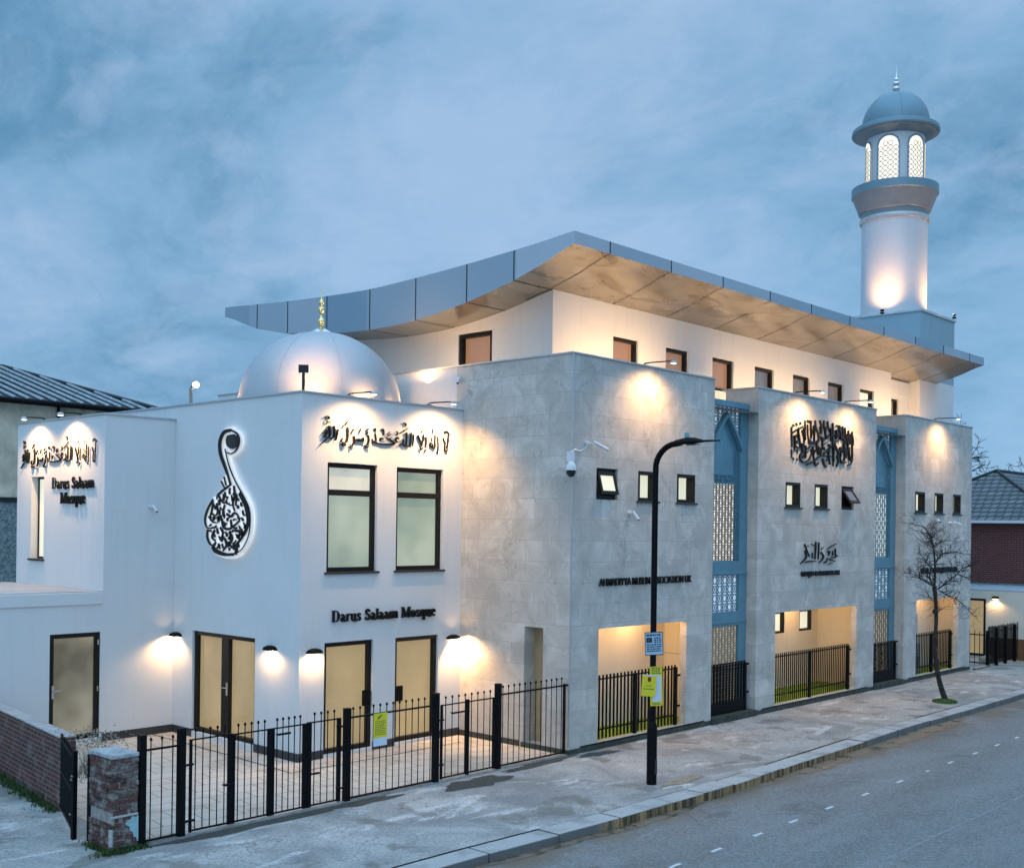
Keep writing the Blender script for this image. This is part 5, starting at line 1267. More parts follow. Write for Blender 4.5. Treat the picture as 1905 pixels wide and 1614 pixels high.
# porch ceiling lamps
for k, (a, b, y) in enumerate(PR):
    for xx in ((1.6, 3.2), (8.6, 10.9), (16.3, 18.0))[k]:
        t = thing("porch_lamp", ("round ceiling lamp in the first porch", "round ceiling lamp in the middle porch", "round ceiling lamp in the farthest porch")[k] + (", left" if xx < (a + b) / 2 else ", right"), "ceiling lamp", (xx, y * 0.55, 2.55), "ceiling lamps in the porches")
        m = MB(); m.lathe(xx, y * .55, [(0.12, 2.62), (0.12, 2.58), (0.10, 2.57)], 20); m.build("housing", MT['cctv'], t)
        m = MB(); m.lathe(xx, y * .55, [(0.0995, 2.572), (0.003, 2.56)], 20); m.build("diffuser", MT['lens_soft'], t)
        lamp("porch_glow", 'POINT', (xx, y * .55, 2.45), (0, 0, -1), 30 if k < 2 else 14, WARM, t, 0.1)

# ================================================================== cameras on the walls
def cctv(base, ax, c, u, z, label, du=0.12, dz=-0.1, out_=0.28):
    P = lambda a, d, zz: MB().wpt(ax, c, u + a, d, z + zz)
    t = thing("security_camera", label, "security camera", P(0, 0, 0), "white security cameras on the walls")
    m = MB(); m.tube([P(0, 0.0, 0), P(0, -0.05, 0)], [0.045, 0.04], 14); m.build("mount", MT['cctv'], t, smooth=40)
    m = MB(); m.tube([P(0, -0.05, 0), P(du * .3, -0.12, -0.03), P(du * .5, -out_ * .55, -0.01)], 0.014, 8); m.build("arm", MT['cctv'], t, smooth=40)
    m = MB(); m.tube([P(du * .35, -out_ * .5, 0.02), P(du * 1.25, -out_ * 1.2, dz)], [0.030, 0.034], 12); m.build("body", MT['cctv'], t, smooth=40)
    m = MB(); m.tube([P(du * 1.25, -out_ * 1.2, dz), P(du * 1.27, -out_ * 1.22, dz - 0.002)], 0.028, 12); m.build("lens", MT['smoked'], t)
cctv(None, 'Y', 0.0, 0.42, 5.93, "white bullet camera above the tilted window, pointing right", 0.30, -0.12, 0.2)
cctv(None, 'Y', 0.0, 1.80, 4.62, "white stubby camera below the windows of the first stone bay", 0.04, -0.14, 0.18)
cctv(None, 'Y', 0.0, 17.95, 4.60, "white bullet camera under the windows of the farthest stone bay", 0.2, -0.06, 0.2)
cctv(None, 'Y', WY2, -4.62, 4.62, "white stubby camera in the corner left of the teardrop emblem", 0.04, -0.10, 0.14)
cctv(None, 'Y', 0.0, 16.9, 4.66, "white camera half hidden by the top twigs of the street tree", -0.2, -0.06, 0.2)
cctv(None, 'X', 0.0, 3.05, 7.35, "small white camera at the top left edge of the stone return wall", -0.05, -0.1, 0.1)
t = thing("dome_camera", "white dome camera with smoked bowl hanging from the corner of the stone wall", "security camera", (-0.05, -0.05, 5.25))
m = MB(); m.box(-0.12, -0.016, -0.09, 0.03, 5.55, 5.73); m.build("mount", MT['cctv'], t, bevel=0.01)
m = MB(); m.lathe(-0.09, -0.06, [(0.025, 5.56), (0.05, 5.53), (0.085, 5.48), (0.10, 5.42), (0.10, 5.38)], 24); m.build("hood", MT['cctv'], t, smooth=50)
m = MB(); m.lathe(-0.09, -0.06, [(0.092, 5.38), (0.088, 5.32), (0.055, 5.265), (0.003, 5.25)], 24); m.build("bowl", MT['smoked'], t, smooth=60)
m = MB(); m.tube([(-0.1, -0.06, 5.73), (0.03, -0.05, 5.78), (0.2, -0.03, 5.76), (0.36, -0.03, 5.82), (0.42, -0.04, 5.92)], 0.012, 6); m.build("cable", MT['cctv'], t, smooth=40)

# ================================================================== railings and gates along the pavement
def bars(mb, x0, x1, y, z0, z1, n, r=0.008, finial=True):
    for i in range(n):
        x = x0 + (x1 - x0) * (i + .5) / n
        mb.tube([(x, y, z0), (x, y, z1)], r, 6)
        if finial: mb.ball((x, y, z1 + 0.015), 0.019, 8, 1.35)
def post(mb, x, y, z1, w=0.075, z0=0.0):
    mb.box(x - w / 2, x + w / 2, y - w / 2, y + w / 2, z0, z1); mb.box(x - w / 2 - 0.004, x + w / 2 + 0.004, y - w / 2 - 0.004, y + w / 2 + 0.004, z1, z1 + 0.012)
FY = 0.03
fence = thing("railing_fence", "black railing fence with round topped bars along the front of the courtyard", "fence", (-4.5, FY, 0))
for x, h in ((-8.78, 1.47), (-8.19, 1.49), (-5.31, 1.45), (-3.42, 1.50), (-1.91, 1.52)):
    m = MB(); post(m, x, FY, h, 0.095); m.build("post", MT['black'], fence, bevel=0.004)
for a, b, n, lo, hi in ((-8.73, -8.24, 3, 0.05, 1.27), (-5.26, -3.47, 13, 0.05, 1.31), (-1.86, -0.10, 12, 0.06, 1.33)):
    m = MB(); m.box(a, b, FY - 0.02, FY + 0.02, hi - 0.012, hi + 0.012); m.box(a, b, FY - 0.02, FY + 0.02, lo, lo + 0.024); bars(m, a, b, FY, lo, hi + 0.12, n)
    m.build("rail_panel", MT['black'], fence)
m = MB(); m.box(-0.115, -0.075, FY - 0.02, FY + 0.02, 0.05, 1.36); m.tube([(-0.1, FY, 1.33), (0.0, FY, 1.33)], 0.02, 6); m.build("end_post", MT['black'], fence)
sb_ = MB(); sb_.box(-8.72, -0.06, FY - 0.05, FY + 0.05, 0.0, 0.03); struct(sb_.build("fence_kerb", simple("fence_kerb_stone", (0.30, 0.29, 0.27), 0.9, 0, 0.3, 8), None))
def gate(x0, x1, hi, label, nb, latch=None, mid=None, wide=(0.03, 0.07)):
    g = thing("gate", label, "gate", ((x0 + x1) / 2, FY, 0.04), "black railing gates across the courtyard entrance")
    m = MB()
    for x, w in ((x0 + wide[0] / 2, wide[0]), (x1 - wide[1] / 2, wide[1])): m.box(x - w / 2, x + w / 2, FY - 0.022, FY + 0.022, 0.05, hi)
    m.box(x0 + wide[0], x1 - wide[1], FY - 0.012, FY + 0.012, hi - 0.02, hi); m.box(x0 + wide[0], x1 - wide[1], FY - 0.012, FY + 0.012, 0.06, 0.085)
    if mid: m.box(mid - 0.03, mid + 0.03, FY - 0.022, FY + 0.022, 0.04, hi + 0.03)
    m.build("frame", MT['black'], g, bevel=0.003)
    m = MB(); bars(m, x0 + wide[0], x1 - wide[1], FY, 0.07, hi + 0.10, nb); m.build("bar_panel", MT['black'], g)
    if latch:
        m = MB()
        for lx, lz, L in latch: m.tube([(lx, FY - 0.03, lz), (lx + L, FY - 0.03, lz)], 0.017, 6); m.tube([(lx, FY - 0.03, lz), (lx, FY + 0.02, lz)], 0.012, 6)
        m.build("latch", MT['black'], g)
    return g
gate(-8.06, -7.38, 1.33, "leftmost gate leaf, hung on the second post from the brick pier", 5, [(-8.14, 0.99, 0.12), (-8.14, 0.22, 0.14)])
gate(-7.37, -6.71, 1.32, "second gate leaf, in front of the double door's right half", 5, [(-7.52, 0.62, 0.16)])
gate(-6.70, -6.08, 1.32, "third gate leaf, in front of the wing corner", 5, [(-6.62, 1.22, 0.22)])
gate(-6.07, -5.44, 1.33, "fourth gate leaf, left of the post by the yellow notice", 4, [(-5.5, 1.2, 0.12), (-5.5, 0.25, 0.12), (-6.0, 0.55, 0.14)], wide=(0.07, 0.06))
gate(-3.30, -2.00, 1.30, "single wide gate near the stone wall, with a stout middle stile", 8, [(-3.36, 1.05, 0.1), (-3.36, 0.3, 0.1), (-3.05, 1.14, 0.28), (-2.02, 1.18, 0.1)], mid=-2.67, wide=(0.03, 0.035))
# railings in the porches and lattice recesses
def small_rail(x0, x1, y, label, nb, z0=0.13, hi=1.27, mid=None, flat=0.03, board=False, low=0.33, prot=0.09):
    g = thing("porch_railing", label, "railing", ((x0 + x1) / 2, y, z0), "black railings in the stone openings")
    m = MB(); m.box(x0, x1, y - 0.014, y + 0.014, hi, hi + 0.028); m.box(x0, x1, y - 0.014, y + 0.014, low, low + 0.03)
    m.build("rail", MT['black'], g)
    m = MB()
    for i in range(nb):
        x = x0 + (x1 - x0) * (i + .5) / nb; m.box(x - flat / 2, x + flat / 2, y - 0.0135, y + 0.0135, z0 + 0.03, hi + prot)
    m.build("bar_panel", MT['black'], g)
    for x in ([x0 + 0.03] if False else []) + ([mid] if mid else []) + [x1 - 0.04]:
        m = MB(); m.box(x - 0.04, x + 0.04, y - 0.03, y + 0.03, z0, hi + 0.04); m.build("post", MT['black'], g, bevel=0.004)
    if board: m = MB(); m.box(x0, x1, y - 0.02, y + 0.02, z0 + 0.02, z0 + 0.27); m.build("kick_board", MT['black'], g)
    m = MB()
    for zz in (0.4, 1.05): m.box(x1, x1 + 0.12, y - 0.02, y + 0.02, z0 + zz - 0.02, z0 + zz + 0.02)
    m.build("bracket", MT['black'], g)
small_rail(0.90, 3.72, 0.12, "black railing with two stout posts in the first porch", 24, mid=2.25, hi=1.32)
small_rail(7.64, 11.66, 0.12, "black railing of close bars across the middle porch", 40, mid=9.55, hi=1.25, flat=0.014)
small_rail(15.63, 18.45, 0.12, "black railing with close bars in the farthest porch", 24, mid=17.0, hi=1.25, flat=0.014)
small_rail(4.90, 6.55, 0.14, "black flat barred railing with kick board before the nearer blue screen", 13, hi=1.20, flat=0.06, board=True, z0=0.15, low=1.12)
small_rail(12.89, 14.55, 0.14, "black mesh railing with kick board before the farther blue screen", 18, hi=1.15, flat=0.014, board=True, z0=0.15, low=0.42)
t = thing("meter_cabinet", "grey panelled cabinet with a vent behind the farthest porch railing", "cabinet", (16.2, 0.5, 0.13))
m = MB(); m.box(15.7, 16.75, 0.35, 0.75, 0.13, 0.98); m.build("body", simple("grey_cabinet", (0.34, 0.36, 0.38), 0.5, 0.2), t, bevel=0.01)
m = MB(); m.box(16.15, 16.62, 0.33, 0.3495, 0.30, 0.62); m.build("vent", simple("vent_grey", (0.15, 0.17, 0.19), 0.5), t, bevel=0.01)
t = thing("air_unit", "pale grey air unit on the wall above the cabinet in the farthest porch", "air unit", (16.2, 0.7, 1.3))
m = MB(); m.box(15.85, 17.0, 0.55, 0.94, 1.25, 1.85); m.build("casing", simple("unit_grey", (0.40, 0.44, 0.48), 0.45), t, bevel=0.02)
# yellow notice tied to the railings
t = thing("yellow_notice", "yellow notice with black marks tied to the courtyard railings", "notice", (-4.66, FY - 0.03, 0.85))
m = MB(); m.box(-4.80, -4.52, FY - 0.034, FY - 0.028, 0.93, 1.32); m.build("sheet", MT['yellow'], t)
m = MB(); m.box(-4.80, -4.52, FY - 0.034, FY - 0.028, 0.80, 0.9295); m.build("sleeve", MT['paper'], t)
m = MB(); rd = random.Random(3)
m.add([(-4.73, FY - .035, 1.21), (-4.64, FY - .035, 1.27), (-4.62, FY - .035, 1.30), (-4.71, FY - .035, 1.26)], [(0, 1, 2, 3)])
for j in range(8):
    x = -4.77
    while x < -4.57:
        w = rd.uniform(0.015, 0.04); z = 1.185 - j * 0.03; m.add([(x, FY - .035, z), (x + w, FY - .035, z), (x + w, FY - .035, z + 0.012), (x, FY - .035, z + 0.012)], [(0, 1, 2, 3)]); x += w + 0.012
m.build("print", MT['ink'], t, recalc=False)

# ================================================================== brick wall, pier and folded gate on the left
m = MB()
A0, A1 = Vector((-8.70, 2.50, 0)), Vector((-8.06, 7.19, 0)); d = (A1 - A0).normalized(); nn = Vector((d.y, -d.x, 0)) * 0.22
n = 40; rd = random.Random(4)
for i in range(n):
    p, q2 = A0.lerp(A1, i / n), A0.lerp(A1, (i + 1) / n); h = 1.08
    m.add([(p.x, p.y, -0.1), (q2.x, q2.y, -0.1), (q2.x + nn.x, q2.y + nn.y, -0.1), (p.x + nn.x, p.y + nn.y, -0.1), (p.x, p.y, h), (q2.x, q2.y, h), (q2.x + nn.x, q2.y + nn.y, h), (p.x + nn.x, p.y + nn.y, h)],
          [(0, 1, 5, 4), (2, 3, 7, 6), (4, 5, 6, 7)] + ([(0, 4, 7, 3)] if i == 0 else []))
t = thing("brick_wall", "low weathered brick boundary wall with pale coping at the left edge", "wall", (-8.4, 4.8, 0))
m.build("brickwork", MT['brickA'], t)
m = MB(); k = 0
for i in range(16):
    p, q2 = A0.lerp(A1, i / 16 + 0.002), A0.lerp(A1, (i + 1) / 16 - 0.002); o = nn.normalized() * 0.012; zt = 1.082 + rd.uniform(0.0, 0.006)
    a = [p - o, q2 - o, q2 + nn + o, p + nn + o]; m.prism([(v.x, v.y, zt) for v in a], (0, 0, 0.025))
m.build("coping", simple("pale_coping", (0.36, 0.35, 0.34), 0.8, 0, 0.3, 7, 0.3), t, bevel=0.006)
# brick pier: courses of slightly displaced bricks so that its edges are ragged
t = thing("brick_pier", "crumbling brick gate pier with patchy mortar and a pale blue paint patch", "pier", (-9.02, 0.3, 0))
m = MB(); rd = random.Random(9)
px0, px1, py0, py1 = -9.22, -8.84, 0.00, 0.60
for c in range(16):
    z = c * 0.076; j = lambda s=0.010: rd.uniform(-s, s)
    brk = 0.035 if c in (5, 6) else 0.0
    if c % 2 == 0:
        for a, b, e, f in ((px0, px0 + .225, py0, py0 + .11), (px0 + .235, px1, py0, py0 + .11), (px0, px0 + .11, py0 + .12, py0 + .345), (px0, px0 + .11, py0 + .355, py1)):
            m.box(a + j() + brk, b + j(.004), e + j(.008), f + j(.004), z, z + 0.066 + j(.003))
    else:
        for a, b, e, f in ((px0, px0 + .11, py0, py0 + .225), (px0 + .12, px0 + .30, py0, py0 + .11), (px0 + .31, px1, py0, py0 + .11), (px0, px0 + .11, py0 + .235, py0 + .46), (px0, px0 + .11, py0 + .47, py1)):
            m.box(a + j() + brk * 1.6, b + j(.004), e + j(.008), f + j(.004), z, z + 0.066 + j(.003))
m.build("bricks", MT['loose'], t, bevel=0.006)
m = MB(); m.box(px0 + 0.022, px1 - 0.002, py0 + 0.016, py1 - 0.01, 0, 1.215); m.build("mortar_core", simple("pier_mortar", (0.33, 0.31, 0.28), 0.95, 0, 0.4, 14, 0.8, 40), t)
m = MB(); m.box(px0 - 0.012, px1 + 0.005, py0 - 0.012, py1, 1.2155, 1.27); m.build("cap", simple("pier_cap", (0.36, 0.37, 0.37), 0.9, 0, 0.4, 9, 0.6, 30), t, bevel=0.012)
m = MB(); m.poly([(-9.03, -0.0125, 0.36), (-9.01, -0.0125, 0.33), (-8.97, -0.0125, 0.31), (-8.96, -0.0125, 0.25), (-8.92, -0.0125, 0.23), (-8.91, -0.0125, 0.17), (-8.87, -0.0125, 0.15), (-8.86, -0.0125, 0.10), (-8.84, -0.0125, 0.10), (-8.842, -0.0125, 0.44), (-8.89, -0.0125, 0.42), (-8.93, -0.0125, 0.445), (-8.96, -0.0125, 0.40), (-9.0, -0.0125, 0.405)]); m.build("paint_patch", simple("pale_blue_paint", (0.32, 0.50, 0.52), 0.7, 0, 0.2, 20), t, recalc=False)
m = MB(); m.box(px0 - 0.006, px1 - 0.004, py0 - 0.016, py0 + 0.012, 0.445, 0.475); m.box(px0 - 0.012, px0 + 0.02, py0 - 0.012, py0 + 0.05, 0.08, 0.30); m.build("mortar_smear", simple("pale_mortar", (0.46, 0.45, 0.42), 0.9, 0, 0.2, 20, 0.5, 50), t, bevel=0.006)
g = thing("side_gate", "black close barred side gate between the brick wall and the pier", "gate", (-9.0, 1.6, 0.05))
G0, G1 = Vector((-8.71, 2.46, 0)), Vector((-9.24, 0.98, 0)); gd = (G1 - G0)
m = MB(); N = 26
for i in range(N + 1):
    p = G0 + gd * (i / N); m.tube([(p.x, p.y, 0.07), (p.x, p.y, 1.16 + 0.02 * math.sin(i * 1.3))], 0.0125, 6)
m.build("bar_panel", MT['black'], g)
m = MB(); e = gd.normalized(); s = Vector((-e.y, e.x, 0)) * 0.02
for zz in (0.10, 0.62, 1.08):
    m.prism([(G0.x - s.x, G0.y - s.y, zz), (G1.x - s.x, G1.y - s.y, zz), (G1.x + s.x, G1.y + s.y, zz), (G0.x + s.x, G0.y + s.y, zz)], (0, 0, 0.04))
s = s * 0.15; m.prism([(G0.x - s.x, G0.y - s.y, 0.14), (G1.x - s.x, G1.y - s.y, 0.14), (G1.x + s.x, G1.y + s.y, 0.14), (G0.x + s.x, G0.y + s.y, 0.14)], (0, 0, 0.94))
m.box(G1.x - 0.03, G1.x + 0.03, G1.y - 0.03, G1.y + 0.03, 0, 1.2); m.build("frame", MT['black'], g)
m = MB(); m.box(-9.16, -9.06, 0.68, 0.78, 0, 1.17); m.build("gate_post", MT['black'], g, bevel=0.005)
m = MB()
for zz, o in ((0.85, -.02), (0.80, .0), (0.33, 0.02)): m.box(G1.x - 0.05, G1.x - 0.032, G1.y - 0.02 + o, G1.y + 0.02 + o, zz, zz + 0.025)
m.build("latch", MT['steel'], g)
def tuft(mb, x, y, z, n, h, spread, rd, w=0.006):
    for _ in range(n):
        a = rd.uniform(0, 6.283); r = rd.uniform(0, spread); bx, by = x + r * math.cos(a), y + r * math.sin(a); hh = h * rd.uniform(0.4, 1.0)
        lx, ly = rd.uniform(-.5, .5) * hh, rd.uniform(-.5, .5) * hh; ca, sa = math.cos(a + 1.3) * w, math.sin(a + 1.3) * w
        mb.add([(bx - ca, by - sa, z), (bx + ca, by + sa, z), (bx + lx * .5 + ca * .7, by + ly * .5 + sa * .7, z + hh * .6), (bx + lx * .5 - ca * .7, by + ly * .5 - sa * .7, z + hh * .6), (bx + lx, by + ly, z + hh)], [(0, 1, 2, 3), (3, 2, 4)])
m = MB(); rd = random.Random(2)
for i in range(1100):
    tt = rd.random() ** 0.8; p = A0.lerp(A1, tt); tuft(m, p.x - nn.normalized().x * 1.0 * abs(rd.gauss(0, 0.09)) - 0.0, p.y - nn.normalized().y * 0.1, 0.0, 3, 0.05 + 0.13 * rd.random() ** 2, 0.05, rd, 0.007)
for v in range(0): pass
struct(m.build("weeds", MT['weed'], None, recalc=False, origin=(0, 0, 0)), 'stuff')
m = MB()
for i in range(260): tuft(m, -9.22 + rd.gauss(0.15, 0.17), -0.04 + rd.gauss(0, 0.04), 0, 3, 0.09, 0.03, rd, 0.007)
for i in range(90): tuft(m, -9.26 + rd.gauss(0, 0.03), 0.3 + rd.gauss(0, 0.15), 0, 3, 0.09, 0.03, rd, 0.007)
struct(m.build("weeds", MT['weed'], None, recalc=False, origin=(0, 0, 0)), 'stuff')
m = MB()
for i in range(120):
    tuft(m, -8.45 + rd.gauss(0, 0.10), 1.9 + rd.gauss(0, 0.32), 0.55, 2, 0.72 * rd.uniform(.6, 1), 0.03, rd, 0.005)
for i in range(260):
    m.ball((-8.45 + rd.gauss(0, 0.14), 1.9 + rd.gauss(0, 0.36), 1.02 + rd.uniform(0, 0.22)), 0.011, 5)
m2 = m; tag(m2.build("dry_plant", MT['straw'], None, recalc=False), "dry pale seed heads standing behind the black side gate", "plant")

# ================================================================== street lamp with notices
LX, LY = -0.82, -2.525
t = thing("street_lamp", "tall black street lamp with bent arm on the pavement", "street lamp", (LX, LY, 0))
m = MB(); m.lathe(LX, LY, [(0.086, 0.0), (0.086, 0.96), (0.075, 1.02), (0.055, 1.06)], 20); m.build("base", MT['black'], t, smooth=40)
m = MB(); path = [(LX, LY, 1.05), (LX, LY, 5.15)]
for k in range(1, 9):
    a = R(90 * k / 8); path.append((LX, LY - 0.42 * (1 - math.cos(a)), 5.30 + 0.42 * math.sin(a)))
path += [(LX, LY - 0.52, 5.725)]
m.tube(path, [0.052] * 2 + [0.05] * 8 + [0.045], 14); m.build("pole", MT['black'], t, smooth=40)
m = MB(); secs = [(-0.40, .05, .05), (-0.48, .085, .06), (-0.64, .12, .085), (-0.80, .10, .07), (-0.95, .055, .03), (-1.25, .03, .018)]
rows = []
for dy, w, h in secs: rows.append([(LX + w * math.cos(2 * math.pi * k / 12), LY + dy, 5.735 + h * math.sin(2 * math.pi * k / 12) * (1.0 if math.sin(2 * math.pi * k / 12) > 0 else 0.35)) for k in range(12)])
pts = [p for r in rows for p in r]; m.add(pts, [(i * 12 + k, i * 12 + (k + 1) % 12, (i + 1) * 12 + (k + 1) % 12, (i + 1) * 12 + k) for i in range(5) for k in range(12)] + [tuple(range(12)), tuple(60 + k for k in range(12))])
m.build("luminaire", MT['black'], t, smooth=50)
m = MB(); m.box(LX - 0.07, LX + 0.07, LY - 0.84, LY - 0.52, 5.688, 5.70); m.build("lamp_glass", MT['smoked'], t)
m = MB(); m.lathe(LX, LY - 0.62, [(0.035, 5.81), (0.04, 5.88), (0.03, 5.90), (0.002, 5.90)], 14); m.build("photocell", simple("photocell_teal", (0.18, 0.34, 0.38), 0.3), t, smooth=40)
m = MB(); m.box(LX - 0.03, LX + 0.03, LY - 0.092, LY - 0.085, 0.18, 0.42); m.build("inspection_door", MT['plinth'], t)
def plate(name, label, cat, cxy, nrm, w, h, z0, mat, parts, tilt=0.0, group=None):
    nrm = Vector((*nrm, 0)).normalized(); s = Vector((-nrm.y, nrm.x, 0)); c = Vector((*cxy, 0))   # s points to the viewer's right when facing the plate
    t = thing(name, label, cat, (cxy[0], cxy[1], z0), group)
    def P(u, z, o): return c + s * (u * math.cos(tilt) + (z - h / 2) * math.sin(tilt)) + Vector((0, 0, z0 + h / 2 + (z - h / 2) * math.cos(tilt) - u * math.sin(tilt))) + nrm * o
    def slab(u0, u1, za, zb, o0, o1, mt, nm):
        m = MB(); m.add([P(u0, za, o0), P(u1, za, o0), P(u1, zb, o0), P(u0, zb, o0), P(u0, za, o1), P(u1, za, o1), P(u1, zb, o1), P(u0, zb, o1)], [(0, 3, 2, 1), (4, 5, 6, 7), (0, 1, 5, 4), (1, 2, 6, 5), (2, 3, 7, 6), (3, 0, 4, 7)]); m.build(nm, mt, t)
    slab(-w / 2, w / 2, 0, h, 0, 0.006, mat, "sheet")
    for nm, mt, rects in parts:
        m = MB()
        for u0, u1, za, zb in rects: m.add([P(u0, za, .0075), P(u1, za, .0075), P(u1, zb, .0075), P(u0, zb, .0075)], [(0, 1, 2, 3)])
        m.build(nm, mt, t, recalc=False)
    return t
rd = random.Random(6)
def lines(w, zt, n, dz, th, x0=None, x1=None):
    out = []
    for j in range(n):
        u = (x0 if x0 is not None else -w / 2 + 0.03)
        e = x1 if x1 is not None else w / 2 - 0.03
        while u < e - 0.02:
            k = rd.uniform(0.015, 0.05); out.append((u, min(u + k, e), zt - j * dz - th, zt - j * dz)); u += k + 0.009
    return out
vw = (-0.72, -0.69)
plate("parking_sign", "pale blue sign plate with dark lettering halfway up the street lamp", "sign", (LX - 0.045, LY - 0.045), (-0.62, -0.78), 0.31, 0.39, 2.18, MT['signblue'],
      [("border", MT['ink'], [(-.155, .155, 0, .012), (-.155, .155, .378, .39), (-.155, -.145, .012, .378), (.145, .155, .012, .378)]), ("print", MT['ink'], lines(.31, .355, 1, .03, .032) + [(-.13, -.03, .215, .30)] + lines(.31, .30, 3, .034, .022, .0, .13) + lines(.31, .19, 4, .036, .022)), ("pictogram", MT['signblue'], [(-.10, -.06, .235, .28)])], tilt=-0.05)
plate("yellow_poster", "yellow poster with a red round emblem on the left side of the street lamp", "poster", (LX - 0.15, LY - 0.03), (-0.60, -0.80), 0.25, 0.36, 1.50, MT['yellow'],
      [("emblem", MT['red'], [(-.02, .02, .24, .325), (-.03, .03, .255, .31)]), ("print", MT['ink'], [(-.06, .05, .17, .178)] + lines(.25, .13, 1, .03, .014)), ("white_head", MT['paper'], [(-.12, .12, .34, .359)])], tilt=0.06)
plate("plan_notice", "yellow bordered plan notice with a pale blue sheet wrapped on the street lamp", "notice", (LX - 0.005, LY - 0.075), (-0.55, -0.84), 0.22, 0.66, 1.33, MT['yellow'],
      [("plan_sheet", MT['paper'], [(-.075, .085, .07, .51)]), ("print", MT['ink'], lines(.20, .645, 4, .03, .016, -.08, .09) + lines(.2, .05, 2, .022, .01, -.08, .08)), ("plan_mark", simple("plan_blue", (.2, .3, .6), .6), [(-.01, .005, .42, .44), (-.015, .01, .36, .37), (0, .015, .30, .31)])], tilt=-0.03)

# ================================================================== street tree
def limb(mb, P, rads, n=7):
    Q = []; m_ = len(P)
    for i in range(m_ - 1):
        p0, p1, p2, p3 = P[max(i - 1, 0)], P[i], P[i + 1], P[min(i + 2, m_ - 1)]
        for k in range(4):
            t = k / 4; Q.append(0.5 * (2 * p1 + (p2 - p0) * t + (2 * p0 - 5 * p1 + 4 * p2 - p3) * t * t + (3 * p1 - p0 - 3 * p2 + p3) * t ** 3))
    Q.append(P[-1]); N = len(Q); rr = []
    for i in range(N):
        t = i / (N - 1) * (len(rads) - 1); a = int(min(t, len(rads) - 2)); rr.append(rads[a] + (rads[a + 1] - rads[a]) * (t - a))
    mb.tube(Q, rr, n); return Q, rr
def twigs(mb, Q, rr, rd, dens, L, depth):
    for i in range(1, len(Q)):
        if rr[i] > 0.022: continue
        for _ in range(dens):
            if rd.random() > 0.62: continue
            d = (Q[i] - Q[i - 1]).normalized(); v = Vector((rd.gauss(0, 1), rd.gauss(0, 1), rd.gauss(0.25, .8))).normalized(); v = (d * 0.6 + v).normalized()
            l = L * rd.uniform(0.35, 1.0); p = Q[i]; path = [p]
            for k in range(3):
                v = (v + Vector((rd.gauss(0, .28), rd.gauss(0, .28), rd.gauss(.06, .25)))).normalized(); p = p + v * l / 3; path.append(p)
            r0 = min(rr[i] * .7, 0.0095); mb.tube(path, [r0, r0 * .8, r0 * .55, r0 * .35], 4)
            if depth > 0: twigs(mb, path, [r0] * 4, rd, 1, L * .55, depth - 1)
TBX, TBY = 12.15, -2.26
t = thing("street_tree", "slender bare street tree leaning from a mossy foot on the pavement", "tree", (TBX, TBY, 0))
tr = MB(); br = MB(); tw = MB(); rd = random.Random(12)
for li, l in enumerate(TREE_LIMBS.strip().split("\n")):
    a, b = l.split("|"); pts = [tuple(map(float, p.split(","))) for p in a.split()]; rads = [float(v) for v in b.split()]
    bend = rd.uniform(-0.55, 0.55) if li > 1 else 0.0
    P3 = [Vector((TBX, TBY, 0)) + RT * u + Vector((0, 0, z)) + FW * (bend * (k / max(len(pts) - 1, 1)) ** 1.3) for k, (u, z) in enumerate(pts)]
    if li == 0: P3[0].z = -0.05; Q, rr = limb(tr, P3, [.075, .062, .055, .05, .046, .046, .06], 12)
    else:
        Q, rr = limb(br, P3, [max(v, .004) for v in rads]); twigs(tw, Q, rr, rd, 3, 0.50, 2)
for zz, u in ((1.62, 0.02), (0.75, .03), (2.3, .02)):
    tr.ball((TBX - 0.26 * RT.x * (1 if zz > 1.2 else .7) - u, TBY - .26 * RT.y * (1 if zz > 1.2 else .7), zz), 0.075, 9)
tk = tr.build("trunk", MT['bark'], t, smooth=60); br.build("limbs", MT['bark'], t, smooth=60); tw.build("twigs", MT['twig'], t, recalc=False)
m = MB(); rd = random.Random(1)
m.lathe(TBX - .02, TBY, [(0.30, -0.01), (0.26, 0.03), (0.15, 0.07), (0.06, 0.10), (0.004, 0.11)], 20)
for i in range(500):
    a = rd.uniform(0, 6.283); r = 0.30 * math.sqrt(rd.random()); tuft(m, TBX + r * math.cos(a), TBY + r * math.sin(a), 0.09 * (1 - r / .32), 2, 0.06, 0.02, rd, 0.006)
m.build("moss_foot", MT['moss'], t, recalc=False)

# ================================================================== far right: yard, low white building, brick house, trees
yf = thing("yard_fence", "black upright fence and posts in front of the low cream building at the right edge", "fence", (22, -0.15, 0))
pts = [(19.75, 1.2), (20.75, -0.14), (21.5, -0.22), (22.6, -0.2), (23.35, -0.12), (24.8, -0.1)]
pts = [(20.80, -0.14), (21.45, -0.18), (22.25, -0.18), (23.20, -0.15), (24.6, -0.1)]
for x, y in pts:
    m = MB(); post(m, x, y, 1.22 if x > 21 else 1.15, 0.09); m.build("post", MT['black'], yf)
for (x0, y0), (x1, y1) in list(zip(pts, pts[1:])):
    m = MB(); N = 7
    for i in range(N):
        x, y = x0 + (x1 - x0) * (i + .5) / N, y0 + (y1 - y0) * (i + .5) / N; m.box(x - 0.022, x + 0.022, y - 0.01, y + 0.01, 0.08, 1.28 + (0.03 if i % 2 else 0))
    for zz in (0.2, 1.12): m.tube([(x0, y0, zz), (x1, y1, zz)], 0.016, 5)
    m.build("slat_panel", MT['black'], yf)
m = MB()
for i in range(9):
    y = 0.1 + i * 0.16; m.tube([(20.75, y, 0.05), (20.75, y, 1.12 + .05 * math.sin(i))], 0.012, 5)
